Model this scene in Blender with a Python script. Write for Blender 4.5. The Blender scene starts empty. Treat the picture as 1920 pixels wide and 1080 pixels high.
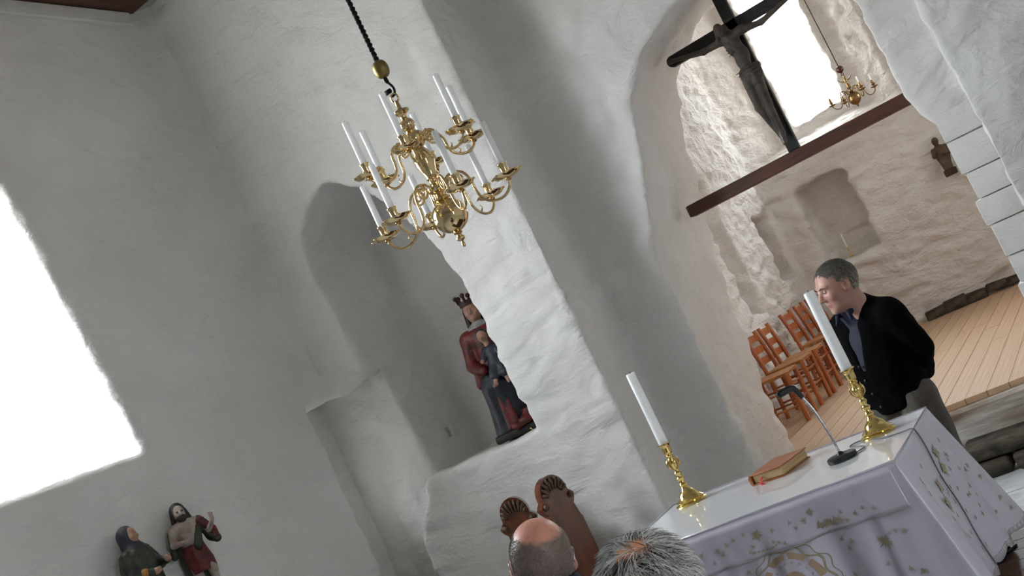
import bpy, bmesh, math, random
import numpy as np
from mathutils import Vector, Matrix, Euler

scene = bpy.context.scene
COL = scene.collection
PI = math.pi
random.seed(7)
RNG = np.random.default_rng(7)

# ------------------------------------------------------------------ camera, world, light
cam_d = bpy.data.cameras.new('camera')
cam_d.sensor_fit = 'HORIZONTAL'
cam_d.sensor_width = 36.0
cam_d.lens = 2150.0 / 1920.0 * 36.0
cam_d.clip_start = 0.05
cam = bpy.data.objects.new('camera', cam_d)
COL.objects.link(cam)
_roll, _pitch, _yaw = math.radians(25.43), math.radians(4.9), math.radians(27.5)
_f = Vector((-math.sin(_yaw) * math.cos(_pitch), math.cos(_yaw) * math.cos(_pitch), math.sin(_pitch)))
_r0 = Vector((math.cos(_yaw), math.sin(_yaw), 0))
_u0 = _r0.cross(_f)
_r = math.cos(_roll) * _r0 - math.sin(_roll) * _u0
_u = math.sin(_roll) * _r0 + math.cos(_roll) * _u0
_M = Matrix((_r, _u, -_f)).transposed().to_4x4()
_M.translation = (0, 0, 1.62)
cam.matrix_world = _M
scene.camera = cam

SKY = 17.0
EXPOSURE = 0.40
world = bpy.data.worlds.new('overcast_sky')
scene.world = world
world.use_nodes = True
_bg = world.node_tree.nodes['Background']
_tc = world.node_tree.nodes.new('ShaderNodeTexCoord')
_sx = world.node_tree.nodes.new('ShaderNodeSeparateXYZ')
_cr = world.node_tree.nodes.new('ShaderNodeValToRGB')       # overcast sky above the horizon, dull ground below it
_cr.color_ramp.elements[0].position, _cr.color_ramp.elements[1].position = 0.49, 0.51
_cr.color_ramp.elements[0].color = (0.22, 0.21, 0.18, 1)
_cr.color_ramp.elements[1].color = (0.88, 0.95, 1.0, 1)
_ma = world.node_tree.nodes.new('ShaderNodeMath'); _ma.operation = 'MULTIPLY_ADD'
_ma.inputs[1].default_value, _ma.inputs[2].default_value = 0.5, 0.5
world.node_tree.links.new(_tc.outputs['Generated'], _sx.inputs[0])
world.node_tree.links.new(_sx.outputs['Z'], _ma.inputs[0])
world.node_tree.links.new(_ma.outputs[0], _cr.inputs['Fac'])
world.node_tree.links.new(_cr.outputs['Color'], _bg.inputs[0])
_bg.inputs[1].default_value = SKY
scene.view_settings.view_transform = 'Standard'
scene.view_settings.look = 'None'
scene.view_settings.exposure = EXPOSURE
scene.view_settings.gamma = 1.0
scene.view_settings.use_curve_mapping = False
scene.cycles.use_denoising = True
scene.cycles.max_bounces = 12
scene.cycles.diffuse_bounces = 6
scene.cycles.glossy_bounces = 6
scene.cycles.transparent_max_bounces = 12
scene.cycles.sample_clamp_indirect = 8.0
scene.cycles.caustics_reflective = False
scene.cycles.caustics_refractive = False


def portal(name, loc, rot, sx, sy):
    l = bpy.data.lights.new(name, 'AREA')
    l.shape = 'RECTANGLE'
    l.size, l.size_y = sx, sy
    l.cycles.is_portal = True
    o = bpy.data.objects.new(name, l)
    o.location, o.rotation_euler = loc, rot
    COL.objects.link(o)
    return o


# daylight enters through the windows (portals only guide the sampling of the sky)
portal('window_daylight', (-6.1, 3.75, 3.65), (0, -PI / 2, 0), 2.8, 2.3)
portal('window_daylight', (-6.05, 6.56, 1.62), (0, -PI / 2, 0), .85, .25)
portal('window_daylight', (-2.45, 13.74, 4.1), (-PI / 2, 0, 0), 0.8, 2.2)
portal('window_daylight', (1.0, 11.0, 2.9), (0, PI / 2, 0), 1.6, .7)
portal('window_daylight', (3.05, .3, 2.5), (0, PI / 2, 0), 2.4, 1.0)
portal('window_daylight', (-4.05, 9.15, 3.4), (0, -PI / 2, 0), 2.4, 1.5)  # for the added window behind the arch jamb


# ------------------------------------------------------------------ helpers
def link(o, parent=None):
    COL.objects.link(o)
    if parent is not None:
        o.parent = parent
    return o


def tag(o, label=None, cat=None, group=None, kind=None):
    if label: o['label'] = label
    if cat: o['category'] = cat
    if group: o['group'] = group
    if kind: o['kind'] = kind
    return o


def empty(name, loc=(0, 0, 0), rz=0.0, label=None, cat=None, group=None):
    o = bpy.data.objects.new(name, None)
    o.empty_display_size = 0.05
    o.location = loc
    o.rotation_euler = (0, 0, rz)
    COL.objects.link(o)
    return tag(o, label, cat, group)


def mesh_np(name, V, Q, mat=None, parent=None, smooth=True, loc=None):
    """V (n,3) array, Q list/array of faces -> one object"""
    me = bpy.data.meshes.new(name)
    if isinstance(Q, np.ndarray) and Q.ndim == 2:
        k = Q.shape[1]
        me.vertices.add(len(V)); me.vertices.foreach_set('co', np.ascontiguousarray(V, dtype=np.float32).ravel())
        me.loops.add(Q.size); me.loops.foreach_set('vertex_index', Q.astype(np.int32).ravel())
        me.polygons.add(len(Q))
        me.polygons.foreach_set('loop_start', np.arange(0, Q.size, k, dtype=np.int32))
        me.update(calc_edges=True)
    else:
        me.from_pydata([tuple(map(float, v)) for v in V], [], [tuple(map(int, f)) for f in Q])
        me.update()
    me.validate()
    if smooth:
        me.polygons.foreach_set('use_smooth', np.ones(len(me.polygons), dtype=bool))
    if mat: me.materials.append(mat)
    o = bpy.data.objects.new(name, me)
    if loc is not None: o.location = loc
    return link(o, parent)


def obj_bm(name, bm, mat=None, parent=None, smooth=False, angle=None, loc=None):
    me = bpy.data.meshes.new(name)
    bmesh.ops.recalc_face_normals(bm, faces=bm.faces[:])
    bm.to_mesh(me); bm.free()
    if smooth:
        me.polygons.foreach_set('use_smooth', np.ones(len(me.polygons), dtype=bool))
        if angle:
            me.set_sharp_from_angle(angle=math.radians(angle))
    if mat: me.materials.append(mat)
    o = bpy.data.objects.new(name, me)
    if loc is not None: o.location = loc
    return link(o, parent)


def copy_tree(o, parent=None):
    c = o.copy(); COL.objects.link(c)
    if parent is not None: c.parent = parent
    for ch in list(o.children): copy_tree(ch, c)
    return c


def add_box(bm, c, s, bevel=0.0, rot=None, seg=1):
    m = Matrix.Translation(c)
    if rot is not None: m = m @ (rot.to_matrix().to_4x4() if isinstance(rot, Euler) else rot.to_4x4())
    m = m @ Matrix.Diagonal((s[0], s[1], s[2], 1))
    g = bmesh.ops.create_cube(bm, size=1.0, matrix=m)
    if bevel > 0:
        es = list({e for v in g['verts'] for e in v.link_edges})
        bmesh.ops.bevel(bm, geom=es, offset=bevel, segments=seg, affect='EDGES', profile=0.5)


def add_lathe(bm, prof, n=24, c=(0, 0, 0), M=None):
    """prof: list of (r, z)"""
    rings = []
    for r, z in prof:
        if r < 1e-5:
            p = Vector((0, 0, z)); p = (M @ p if M else p) + Vector(c)
            rings.append([bm.verts.new(p)])
        else:
            ring = []
            for i in range(n):
                a = 2 * PI * i / n
                p = Vector((r * math.cos(a), r * math.sin(a), z)); p = (M @ p if M else p) + Vector(c)
                ring.append(bm.verts.new(p))
            rings.append(ring)
    for a, b in zip(rings, rings[1:]):
        for i in range(n):
            j = (i + 1) % n
            if len(a) == 1 and len(b) == 1: continue
            if len(a) == 1: bm.faces.new((a[0], b[i], b[j]))
            elif len(b) == 1: bm.faces.new((a[i], a[j], b[0]))
            else: bm.faces.new((a[i], a[j], b[j], b[i]))
    for ring, flip in ((rings[0], True), (rings[-1], False)):
        if len(ring) > 1: bm.faces.new(ring[::-1] if flip else ring)


def catmull(pts, per=6):
    P = [Vector(p) for p in pts]
    P = [2 * P[0] - P[1]] + P + [2 * P[-1] - P[-2]]
    out = []
    for i in range(1, len(P) - 2):
        for k in range(per):
            t = k / per
            a, b, c, d = P[i - 1], P[i], P[i + 1], P[i + 2]
            out.append(0.5 * ((2 * b) + (c - a) * t + (2 * a - 5 * b + 4 * c - d) * t * t + (-a + 3 * b - 3 * c + d) * t ** 3))
    out.append(P[-2].copy())
    return out


def add_tube(bm, pts, r, n=8, closed_ends=True, flat=1.0):
    """tube along pts; r scalar or list"""
    P = [Vector(p) for p in pts]
    R = r if isinstance(r, (list, tuple)) else [r] * len(P)
    if len(R) != len(P):
        R = [R[min(len(R) - 1, int(round(i * (len(R) - 1) / max(1, len(P) - 1))))] for i in range(len(P))]
    t = (P[1] - P[0]).normalized()
    ref = Vector((0, 0, 1)) if abs(t.z) < 0.9 else Vector((1, 0, 0))
    nrm = t.cross(ref).normalized()
    rings = []
    for i, p in enumerate(P):
        a = P[max(0, i - 1)]; b = P[min(len(P) - 1, i + 1)]
        t = (b - a).normalized()
        nrm = (nrm - t * nrm.dot(t))
        if nrm.length < 1e-6: nrm = t.orthogonal()
        nrm.normalize()
        bn = t.cross(nrm)
        rings.append([bm.verts.new(p + R[i] * (math.cos(2 * PI * k / n) * nrm + flat * math.sin(2 * PI * k / n) * bn)) for k in range(n)])
    for a, b in zip(rings, rings[1:]):
        for k in range(n):
            bm.faces.new((a[k], a[(k + 1) % n], b[(k + 1) % n], b[k]))
    if closed_ends:
        bm.faces.new(rings[0][::-1]); bm.faces.new(rings[-1])


def add_prism(bm, pts2, axis, a, b, M=None):
    """extrude polygon pts2 along axis ('x','y','z') from a to b"""
    def mk(p, h):
        v = {'x': (h, p[0], p[1]), 'y': (p[0], h, p[1]), 'z': (p[0], p[1], h)}[axis]
        v = Vector(v)
        return M @ v if M else v
    A = [bm.verts.new(mk(p, a)) for p in pts2]; B = [bm.verts.new(mk(p, b)) for p in pts2]
    n = len(pts2)
    for i in range(n):
        bm.faces.new((A[i], A[(i + 1) % n], B[(i + 1) % n], B[i]))
    bm.faces.new(A[::-1]); bm.faces.new(B)


# ---- signed distance modelling: organic solids as ONE continuous surface
class Field:
    def __init__(s, lo, hi, h):
        s.lo = np.array(lo, float); s.h = h
        s.n = np.ceil((np.array(hi, float) - s.lo) / h).astype(int) + 1
        s.F = np.full(s.n, 1e3, np.float32)
        s.ax = [(s.lo[i] + h * np.arange(s.n[i])).astype(np.float32) for i in range(3)]

    def _sl(s, lo, hi, m):
        a = np.clip(np.floor((np.array(lo) - m - s.lo) / s.h).astype(int), 0, s.n)
        b = np.clip(np.ceil((np.array(hi) + m - s.lo) / s.h).astype(int) + 1, 0, s.n)
        return tuple(slice(x, y) for x, y in zip(a, b))

    def put(s, lo, hi, fn, k=0.0, sub=False):
        sl = s._sl(lo, hi, max(3 * s.h, k * 1.5))
        if any(q.stop <= q.start for q in sl): return
        x = s.ax[0][sl[0]][:, None, None]; y = s.ax[1][sl[1]][None, :, None]; z = s.ax[2][sl[2]][None, None, :]
        d = fn(x, y, z).astype(np.float32)
        A = s.F[sl]
        d = np.broadcast_to(d, A.shape)
        if sub:
            if k > 0:
                hh = np.clip(.5 - .5 * (A + d) / k, 0, 1)
                s.F[sl] = A * (1 - hh) - d * hh + k * hh * (1 - hh)
            else:
                s.F[sl] = np.maximum(A, -d)
        elif k > 0:
            hh = np.clip(.5 + .5 * (A - d) / k, 0, 1)
            s.F[sl] = A * (1 - hh) + d * hh - k * hh * (1 - hh)
        else:
            s.F[sl] = np.minimum(A, d)

    def cap(s, p, q, r1, r2=None, k=0.0, sub=False):
        r2 = r1 if r2 is None else r2
        p = np.array(p, float); q = np.array(q, float); v = q - p; L = max(v @ v, 1e-9); R = max(r1, r2)

        def fn(x, y, z):
            X, Y, Z = x - p[0], y - p[1], z - p[2]
            t = np.clip((X * v[0] + Y * v[1] + Z * v[2]) / L, 0, 1)
            return np.sqrt((X - t * v[0]) ** 2 + (Y - t * v[1]) ** 2 + (Z - t * v[2]) ** 2) - (r1 + (r2 - r1) * t)
        s.put(np.minimum(p, q) - R, np.maximum(p, q) + R, fn, k, sub)

    def ell(s, c, r, k=0.0, sub=False, rot=None):
        c = np.array(c, float); r = np.array(r, float)
        M = None if rot is None else np.array(Euler(rot).to_matrix().transposed())
        ext = r if M is None else np.full(3, r.max())

        def fn(x, y, z):
            X, Y, Z = x - c[0], y - c[1], z - c[2]
            if M is not None:
                X, Y, Z = (M[0, 0] * X + M[0, 1] * Y + M[0, 2] * Z, M[1, 0] * X + M[1, 1] * Y + M[1, 2] * Z, M[2, 0] * X + M[2, 1] * Y + M[2, 2] * Z)
            k0 = np.sqrt((X / r[0]) ** 2 + (Y / r[1]) ** 2 + (Z / r[2]) ** 2)
            k1 = np.sqrt((X / r[0] ** 2) ** 2 + (Y / r[1] ** 2) ** 2 + (Z / r[2] ** 2) ** 2) + 1e-6
            return k0 * (k0 - 1) / k1
        s.put(c - ext, c + ext, fn, k, sub)

    def box(s, lo, hi, rnd=0.0, k=0.0, sub=False):
        lo = np.array(lo, float); hi = np.array(hi, float); c = (lo + hi) / 2; b = (hi - lo) / 2 - rnd

        def fn(x, y, z):
            X, Y, Z = abs(x - c[0]) - b[0], abs(y - c[1]) - b[1], abs(z - c[2]) - b[2]
            return np.sqrt(np.maximum(X, 0) ** 2 + np.maximum(Y, 0) ** 2 + np.maximum(Z, 0) ** 2) + np.minimum(np.maximum(np.maximum(X, Y), Z), 0) - rnd
        s.put(lo, hi, fn, k, sub)

    def mesh(s):
        F = s.F; S = F < 0
        nx, ny, nz = F.shape
        cnt = np.zeros((nx - 1, ny - 1, nz - 1), np.int8)
        cor = [(i, j, k) for i in (0, 1) for j in (0, 1) for k in (0, 1)]
        for i, j, k in cor: cnt += S[i:nx - 1 + i, j:ny - 1 + j, k:nz - 1 + k]
        act = (cnt > 0) & (cnt < 8)
        ci = np.argwhere(act)
        idx = np.full(act.shape, -1, np.int64); idx[act] = np.arange(len(ci))
        P = np.zeros((len(ci), 3)); W = np.zeros(len(ci))
        val = {c: F[ci[:, 0] + c[0], ci[:, 1] + c[1], ci[:, 2] + c[2]].astype(float) for c in cor}
        for a in cor:
            for ax in range(3):
                if a[ax]: continue
                b = list(a); b[ax] = 1; b = tuple(b)
                m = (val[a] < 0) != (val[b] < 0)
                fa, fb = np.clip(val[a][m], -10, 10), np.clip(val[b][m], -10, 10)
                t = fa / (fa - fb)
                pos = np.tile(np.array(a, float), (m.sum(), 1)); pos[:, ax] += t
                P[m] += pos; W[m] += 1
        V = s.lo + s.h * (ci + P / np.maximum(W, 1)[:, None])
        Q = []
        for ax in range(3):
            o1, o2 = (ax + 1) % 3, (ax + 2) % 3
            sl0 = [slice(None)] * 3; sl1 = [slice(None)] * 3
            sl0[ax] = slice(0, F.shape[ax] - 1); sl1[ax] = slice(1, F.shape[ax])
            A, B = S[tuple(sl0)], S[tuple(sl1)]
            e = np.argwhere(A != B)
            e = e[(e[:, o1] > 0) & (e[:, o1] < F.shape[o1] - 1) & (e[:, o2] > 0) & (e[:, o2] < F.shape[o2] - 1)]
            fl = A[tuple(e.T)]
            d1 = np.zeros(3, int); d1[o1] = 1; d2 = np.zeros(3, int); d2[o2] = 1
            c = [idx[tuple((e - d1 - d2).T)], idx[tuple((e - d2).T)], idx[tuple(e.T)], idx[tuple((e - d1).T)]]
            q = np.stack(c, 1)
            q[~fl] = q[~fl][:, ::-1]
            Q.append(q)
        return V, np.concatenate(Q)


def vnormals(V, Q):
    n = np.cross(V[Q[:, 2]] - V[Q[:, 0]], V[Q[:, 3]] - V[Q[:, 1]])
    N = np.zeros_like(V)
    for k in range(4):
        for a in range(3): N[:, a] += np.bincount(Q[:, k], n[:, a], len(V))
    return N / np.maximum(np.linalg.norm(N, axis=1), 1e-9)[:, None]


def relax(V, Q, it=2, f=0.5):
    a = np.concatenate([Q[:, k] for k in range(4)]); b = np.concatenate([Q[:, (k + 1) % 4] for k in range(4)])
    deg = np.maximum(np.bincount(a, minlength=len(V)), 1)
    for _ in range(it):
        m = np.stack([np.bincount(a, V[b, k], len(V)) for k in range(3)], 1) / deg[:, None]
        V = V + f * (m - V)
    return V


_perm = np.random.default_rng(3).permutation(256)
_grad = np.random.default_rng(4).normal(size=(256, 3)); _grad /= np.linalg.norm(_grad, axis=1)[:, None]


def pnoise(P, seed=0):
    """numpy gradient noise, roughly -1..1"""
    P = np.asarray(P, float) + seed * 17.31
    I = np.floor(P).astype(int); f = P - I; u = f * f * f * (f * (f * 6 - 15) + 10)
    out = 0
    for i in (0, 1):
        for j in (0, 1):
            for k in (0, 1):
                hsh = _perm[(_perm[(_perm[(I[:, 0] + i) & 255] + I[:, 1] + j) & 255] + I[:, 2] + k) & 255]
                g = _grad[hsh]
                d = g[:, 0] * (f[:, 0] - i) + g[:, 1] * (f[:, 1] - j) + g[:, 2] * (f[:, 2] - k)
                w = (u[:, 0] if i else 1 - u[:, 0]) * (u[:, 1] if j else 1 - u[:, 1]) * (u[:, 2] if k else 1 - u[:, 2])
                out = out + w * d
    return out * 1.6


def set_col(o, C, name='Col'):
    """C (nverts,3) linear colour"""
    me = o.data
    a = me.color_attributes.new(name, 'FLOAT_COLOR', 'POINT')
    a.data.foreach_set('color', np.concatenate([C, np.ones((len(C), 1))], 1).astype(np.float32).ravel())


# ------------------------------------------------------------------ materials
def s2l(c):
    return tuple((x / 12.92 if x <= 0.04045 else ((x + 0.055) / 1.055) ** 2.4) for x in (v / 255.0 for v in c))


def new_mat(name):
    m = bpy.data.materials.new(name); m.use_nodes = True
    nt = m.node_tree
    return m, nt, nt.nodes, nt.links, nt.nodes['Principled BSDF']


def mat(name, rgb, rough=0.5, metal=0.0, rgb2=None, scale=6.0, stretch=(1, 1, 1), bump=0.0, bscale=40.0, detail=4, spec=None, coat=0.0, sheen=0.0, sss=0.0, attr=None, contrast=(0.35, 0.65)):
    m, nt, N, L, b = new_mat(name)
    c1 = (*s2l(rgb), 1)
    b.inputs['Base Color'].default_value = c1
    b.inputs['Roughness'].default_value = rough
    b.inputs['Metallic'].default_value = metal
    if spec is not None: b.inputs['Specular IOR Level'].default_value = spec
    if coat: b.inputs['Coat Weight'].default_value = coat; b.inputs['Coat Roughness'].default_value = 0.03
    if sheen: b.inputs['Sheen Weight'].default_value = sheen
    if sss:
        b.inputs['Subsurface Weight'].default_value = sss
        b.inputs['Subsurface Radius'].default_value = (0.03, 0.02, 0.015) if name != 'white_wax' else (0.06, 0.06, 0.06)
        b.inputs['Subsurface Scale'].default_value = 0.3 if name != 'white_wax' else 0.6
    tc = N.new('ShaderNodeTexCoord'); mp = N.new('ShaderNodeMapping')
    mp.inputs['Scale'].default_value = stretch
    L.new(tc.outputs['Object'], mp.inputs['Vector'])
    if rgb2 is not None:
        nz = N.new('ShaderNodeTexNoise'); nz.inputs['Scale'].default_value = scale; nz.inputs['Detail'].default_value = detail
        L.new(mp.outputs[0], nz.inputs['Vector'])
        cr = N.new('ShaderNodeValToRGB')
        cr.color_ramp.elements[0].position, cr.color_ramp.elements[1].position = contrast
        cr.color_ramp.elements[0].color = c1; cr.color_ramp.elements[1].color = (*s2l(rgb2), 1)
        L.new(nz.outputs['Fac'], cr.inputs['Fac']); L.new(cr.outputs['Color'], b.inputs['Base Color'])
    if attr:
        at = N.new('ShaderNodeAttribute'); at.attribute_name = attr
        L.new(at.outputs['Color'], b.inputs['Base Color'])
    if bump:
        nb = N.new('ShaderNodeTexNoise'); nb.inputs['Scale'].default_value = bscale; nb.inputs['Detail'].default_value = 5
        L.new(mp.outputs[0], nb.inputs['Vector'])
        bp = N.new('ShaderNodeBump'); bp.inputs['Strength'].default_value = bump; bp.inputs['Distance'].default_value = 0.02
        L.new(nb.outputs['Fac'], bp.inputs['Height']); L.new(bp.outputs[0], b.inputs['Normal'])
    return m


def plaster(name, c1, c2, big, fine):
    """lime wash over rubble: broad hand-smoothed swellings, trowel streaks and fine grain"""
    m, nt, N, L, b = new_mat(name)
    b.inputs['Roughness'].default_value = 0.9; b.inputs['Specular IOR Level'].default_value = 0.2
    tc = N.new('ShaderNodeTexCoord')
    def noise(scale, stretch, detail, rough=0.55, dist=0.0):
        mp = N.new('ShaderNodeMapping'); mp.inputs['Scale'].default_value = stretch; L.new(tc.outputs['Object'], mp.inputs['Vector'])
        n = N.new('ShaderNodeTexNoise'); n.inputs['Scale'].default_value = scale; n.inputs['Detail'].default_value = detail
        n.inputs['Roughness'].default_value = rough; n.inputs['Distortion'].default_value = dist
        L.new(mp.outputs[0], n.inputs['Vector']); return n
    n0 = noise(1.3, (1, 1, 1), 5)
    cr = N.new('ShaderNodeValToRGB')
    cr.color_ramp.elements[0].position, cr.color_ramp.elements[1].position = .35, .65
    cr.color_ramp.elements[0].color = (*s2l(c1), 1); cr.color_ramp.elements[1].color = (*s2l(c2), 1)
    L.new(n0.outputs['Fac'], cr.inputs['Fac']); L.new(cr.outputs['Color'], b.inputs['Base Color'])
    prev = None
    for sc, st, de, ro, di, dist, strg in ((2.6, (1, 1, 2.2), 6, .55, .6, .10, big), (7.0, (1, 1, 1.8), 5, .6, .8, .03, big), (38, (1, 1, 1), 4, .6, .0, .004, fine)):
        n = noise(sc, st, de, ro, di)
        bp = N.new('ShaderNodeBump'); bp.inputs['Strength'].default_value = strg; bp.inputs['Distance'].default_value = dist
        L.new(n.outputs['Fac'], bp.inputs['Height'])
        if prev is not None: L.new(prev.outputs[0], bp.inputs['Normal'])
        prev = bp
    L.new(prev.outputs[0], b.inputs['Normal'])
    return m


M_PLASTER = plaster('lime_washed_plaster', (230, 228, 226), (220, 217, 213), .42, .5)
M_PLASTER2 = plaster('lime_washed_plaster_warm', (229, 225, 221), (217, 210, 203), .8, .6)
M_ASHLAR = mat('limewashed_ashlar', (224, 224, 225), 0.9, rgb2=(214, 213, 212), scale=5, bump=0.25, bscale=30, spec=0.2)
M_DSTONE = mat('dark_slate_stone', (40, 37, 32), 0.8, rgb2=(92, 82, 68), scale=7, bump=0.8, bscale=16, stretch=(1, 1, 2.5))
M_SLAB = mat('pale_floor_slab', (222, 226, 230), 0.55, rgb2=(190, 194, 198), scale=4, bump=0.2, bscale=25)
M_PLANK = mat('pine_floorboard', (204, 172, 140), 0.5, rgb2=(176, 140, 106), scale=3.0, stretch=(9, 0.7, 9), bump=0.12, bscale=30)
M_DPLANK = mat('dark_floorboard', (66, 40, 27), 0.45, rgb2=(44, 27, 19), scale=3.0, stretch=(0.8, 8, 8), bump=0.1)
M_CEIL2 = mat('pale_bounce_board', (196, 194, 191), 0.7, rgb2=(180, 177, 173), scale=3, stretch=(8, 0.7, 8), bump=0.1)  # pale tone made up to bounce light onto the upper nave walls
M_CEIL = mat('red_brown_board', (98, 60, 46), 0.6, rgb2=(70, 42, 33), scale=3, stretch=(8, 0.7, 8), bump=0.1)
M_BEAM = mat('red_stained_beam', (92, 49, 30), 0.5, rgb2=(66, 35, 22), scale=4, stretch=(1.0, 10, 10), bump=0.15)
M_CROSS = mat('black_painted_wood', (13, 14, 13), 0.5, rgb2=(22, 22, 20), scale=5, stretch=(2, 8, 2), bump=0.2)
M_CARVED = mat('weathered_carved_wood', (84, 72, 62), 0.6, rgb2=(46, 39, 34), scale=9, bump=0.4, bscale=40)
M_CHAIR = mat('orange_beech_wood', (186, 108, 56), 0.35, rgb2=(158, 84, 42), scale=4, stretch=(6, 6, 1), bump=0.05)
M_RUSH = mat('woven_rush', (190, 132, 74), 0.7, rgb2=(150, 96, 50), scale=18, stretch=(1, 8, 1), bump=0.6, bscale=30)
M_STALL = mat('polished_red_oak', (116, 62, 36), 0.22, rgb2=(92, 46, 26), scale=5, stretch=(4, 4, 1), bump=0.06, coat=0.5)
M_STALL2 = mat('carved_brown_oak', (104, 76, 54), 0.35, rgb2=(66, 45, 32), scale=14, bump=0.5, bscale=40, coat=0.3)
M_BRASS = mat('polished_brass', (226, 200, 152), 0.08, 1.0)
M_BRASS2 = mat('golden_brass', (232, 204, 130), 0.12, 1.0)
M_BRASS3 = mat('aged_brass', (150, 122, 84), 0.28, 1.0)
M_BALL = mat('brushed_olive_brass', (140, 124, 80), 0.42, 1.0, bump=0.1, bscale=60, stretch=(1, 1, 8))
M_IRON = mat('black_iron', (22, 22, 24), 0.45, 0.6)
M_WAX = mat('white_wax', (252, 253, 250), 0.35, sss=0.9)
M_WICK = mat('charred_wick', (26, 24, 22), 0.9)
M_SATIN = mat('white_satin_cloth', (212, 208, 224), 0.24, spec=1.0, bump=0.10, bscale=9)
M_TOP = mat('glossy_white_table_cover', (240, 241, 246), 0.35, spec=0.5, coat=1.0)
M_GOLD = mat('gold_thread', (172, 162, 134), 0.5, bump=0.3, bscale=300)
M_TAN = mat('tan_thread', (186, 160, 132), 0.55, bump=0.3, bscale=300)
M_LACE = mat('cream_lace', (176, 166, 160), 0.7)
M_LEATHER = mat('tan_leather', (178, 108, 70), 0.45, rgb2=(160, 94, 60), scale=10, bump=0.15, bscale=120)
M_PAGES = mat('aged_page_edges', (200, 174, 128), 0.7, rgb2=(176, 146, 100), scale=4, stretch=(1, 1, 120))
M_RED = mat('red_ribbon', (200, 40, 44), 0.5)
M_BLACKP = mat('black_plastic', (22, 23, 25), 0.45)
M_CHROME = mat('chrome', (200, 200, 205), 0.12, 1.0)
M_CABLE = mat('grey_cable', (110, 110, 116), 0.5)
M_SKIN = mat('skin', (206, 150, 126), 0.45, attr='Col', sss=0.12, bump=0.06, bscale=120)
M_HAIR = mat('hair', (120, 118, 112), 0.45, attr='Col', spec=0.4)
M_CARDI = mat('black_knit_wool', (8, 8, 10), 0.95, bump=0.3, bscale=160, spec=0.1)
M_SHIRT = mat('navy_cotton', (15, 22, 50), 0.7, bump=0.15, bscale=60)
M_TROUS = mat('grey_trouser_cloth', (104, 98, 88), 0.8, rgb2=(92, 86, 78), scale=20, bump=0.2, bscale=80)
M_SHOE = mat('black_shoe', (20, 18, 17), 0.35)
M_JACKET = mat('dark_navy_jacket', (24, 30, 46), 0.7, bump=0.2, bscale=60)
M_EYEW = mat('eye_white', (178, 160, 150), 0.35)
M_EYEP = mat('eye_pupil', (40, 36, 34), 0.15)
M_LIP = mat('lip', (164, 96, 86), 0.4)
M_STEEL = mat('spectacle_steel', (170, 170, 176), 0.2, 1.0)
M_BLKFR = mat('black_spectacle_frame', (18, 18, 20), 0.25)
P_RED = mat('red_paint', (112, 30, 28), 0.5, rgb2=(66, 22, 22), scale=14, bump=0.3, bscale=50)
P_BLUE = mat('dark_blue_paint', (26, 34, 46), 0.5, rgb2=(16, 20, 28), scale=12, bump=0.3, bscale=50)
P_TEAL = mat('blue_grey_paint', (46, 54, 66), 0.5, rgb2=(30, 36, 44), scale=12, bump=0.3, bscale=50)
P_GREEN = mat('dark_green_paint', (52, 58, 44), 0.5, rgb2=(34, 38, 32), scale=12, bump=0.3, bscale=50)
P_FLESH = mat('painted_flesh', (176, 140, 116), 0.5, rgb2=(150, 112, 92), scale=20, bump=0.2, bscale=60)
P_PALE = mat('painted_pale_flesh', (176, 164, 152), 0.5, rgb2=(140, 122, 112), scale=16, bump=0.2, bscale=60)
P_DARK = mat('dark_brown_paint', (44, 34, 32), 0.55, rgb2=(28, 22, 22), scale=16, bump=0.3, bscale=50)
P_GOLD = mat('ochre_gilding', (168, 118, 48), 0.45, rgb2=(120, 80, 36), scale=16, bump=0.2)
P_GREY = mat('grey_white_paint', (150, 150, 150), 0.55, rgb2=(120, 118, 116), scale=16)
P_HOOD = mat('slate_paint', (50, 54, 66), 0.55, rgb2=(34, 36, 46), scale=12, bump=0.2)
P_WOODST = mat('old_statue_wood', (104, 82, 62), 0.6, rgb2=(66, 50, 40), scale=16, bump=0.4, bscale=60)
P_BASE = mat('dark_red_base', (70, 34, 28), 0.6, rgb2=(44, 24, 22), scale=16)
M_FRAME = mat('white_window_frame', (230, 232, 234), 0.5)


def glass_mat():
    m, nt, N, L, b = new_mat('window_glass')
    N.remove(b)
    tr = N.new('ShaderNodeBsdfTransparent'); gl = N.new('ShaderNodeBsdfGlossy'); mx = N.new('ShaderNodeMixShader')
    gl.inputs['Roughness'].default_value = 0.02
    mx.inputs[0].default_value = 0.06
    L.new(tr.outputs[0], mx.inputs[1]); L.new(gl.outputs[0], mx.inputs[2])
    L.new(mx.outputs[0], N['Material Output'].inputs['Surface'])
    return m


M_GLASS = glass_mat()


# ------------------------------------------------------------------ the room shell
def interp_path(z, path):
    p = np.array(path, float)
    return np.interp(z, p[:, 0], p[:, 1])


def cut_profile(F, ylo, yhi, left0, right0, left1=None, right1=None, k=0.03, zmin=-1):
    """remove a prism along Y whose outline is given by left/right x at each height"""
    left1 = left1 or left0; right1 = right1 or right0

    def fn(x, y, z):
        t = np.clip((y - ylo) / (yhi - ylo), 0, 1)
        xl = interp_path(z, left0) * (1 - t) + interp_path(z, left1) * t
        xr = interp_path(z, right0) * (1 - t) + interp_path(z, right1) * t
        d = np.maximum(xl - x, x - xr)
        d = np.maximum(d, (ylo - 0.4) - y); d = np.maximum(d, y - (yhi + (0.0 if yhi < 7.9 else 0.4)))
        return np.maximum(d, zmin - z)
    F.put((-6, ylo - .3, -.2), (2, yhi + .3, 5.4), fn, k, True)


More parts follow.
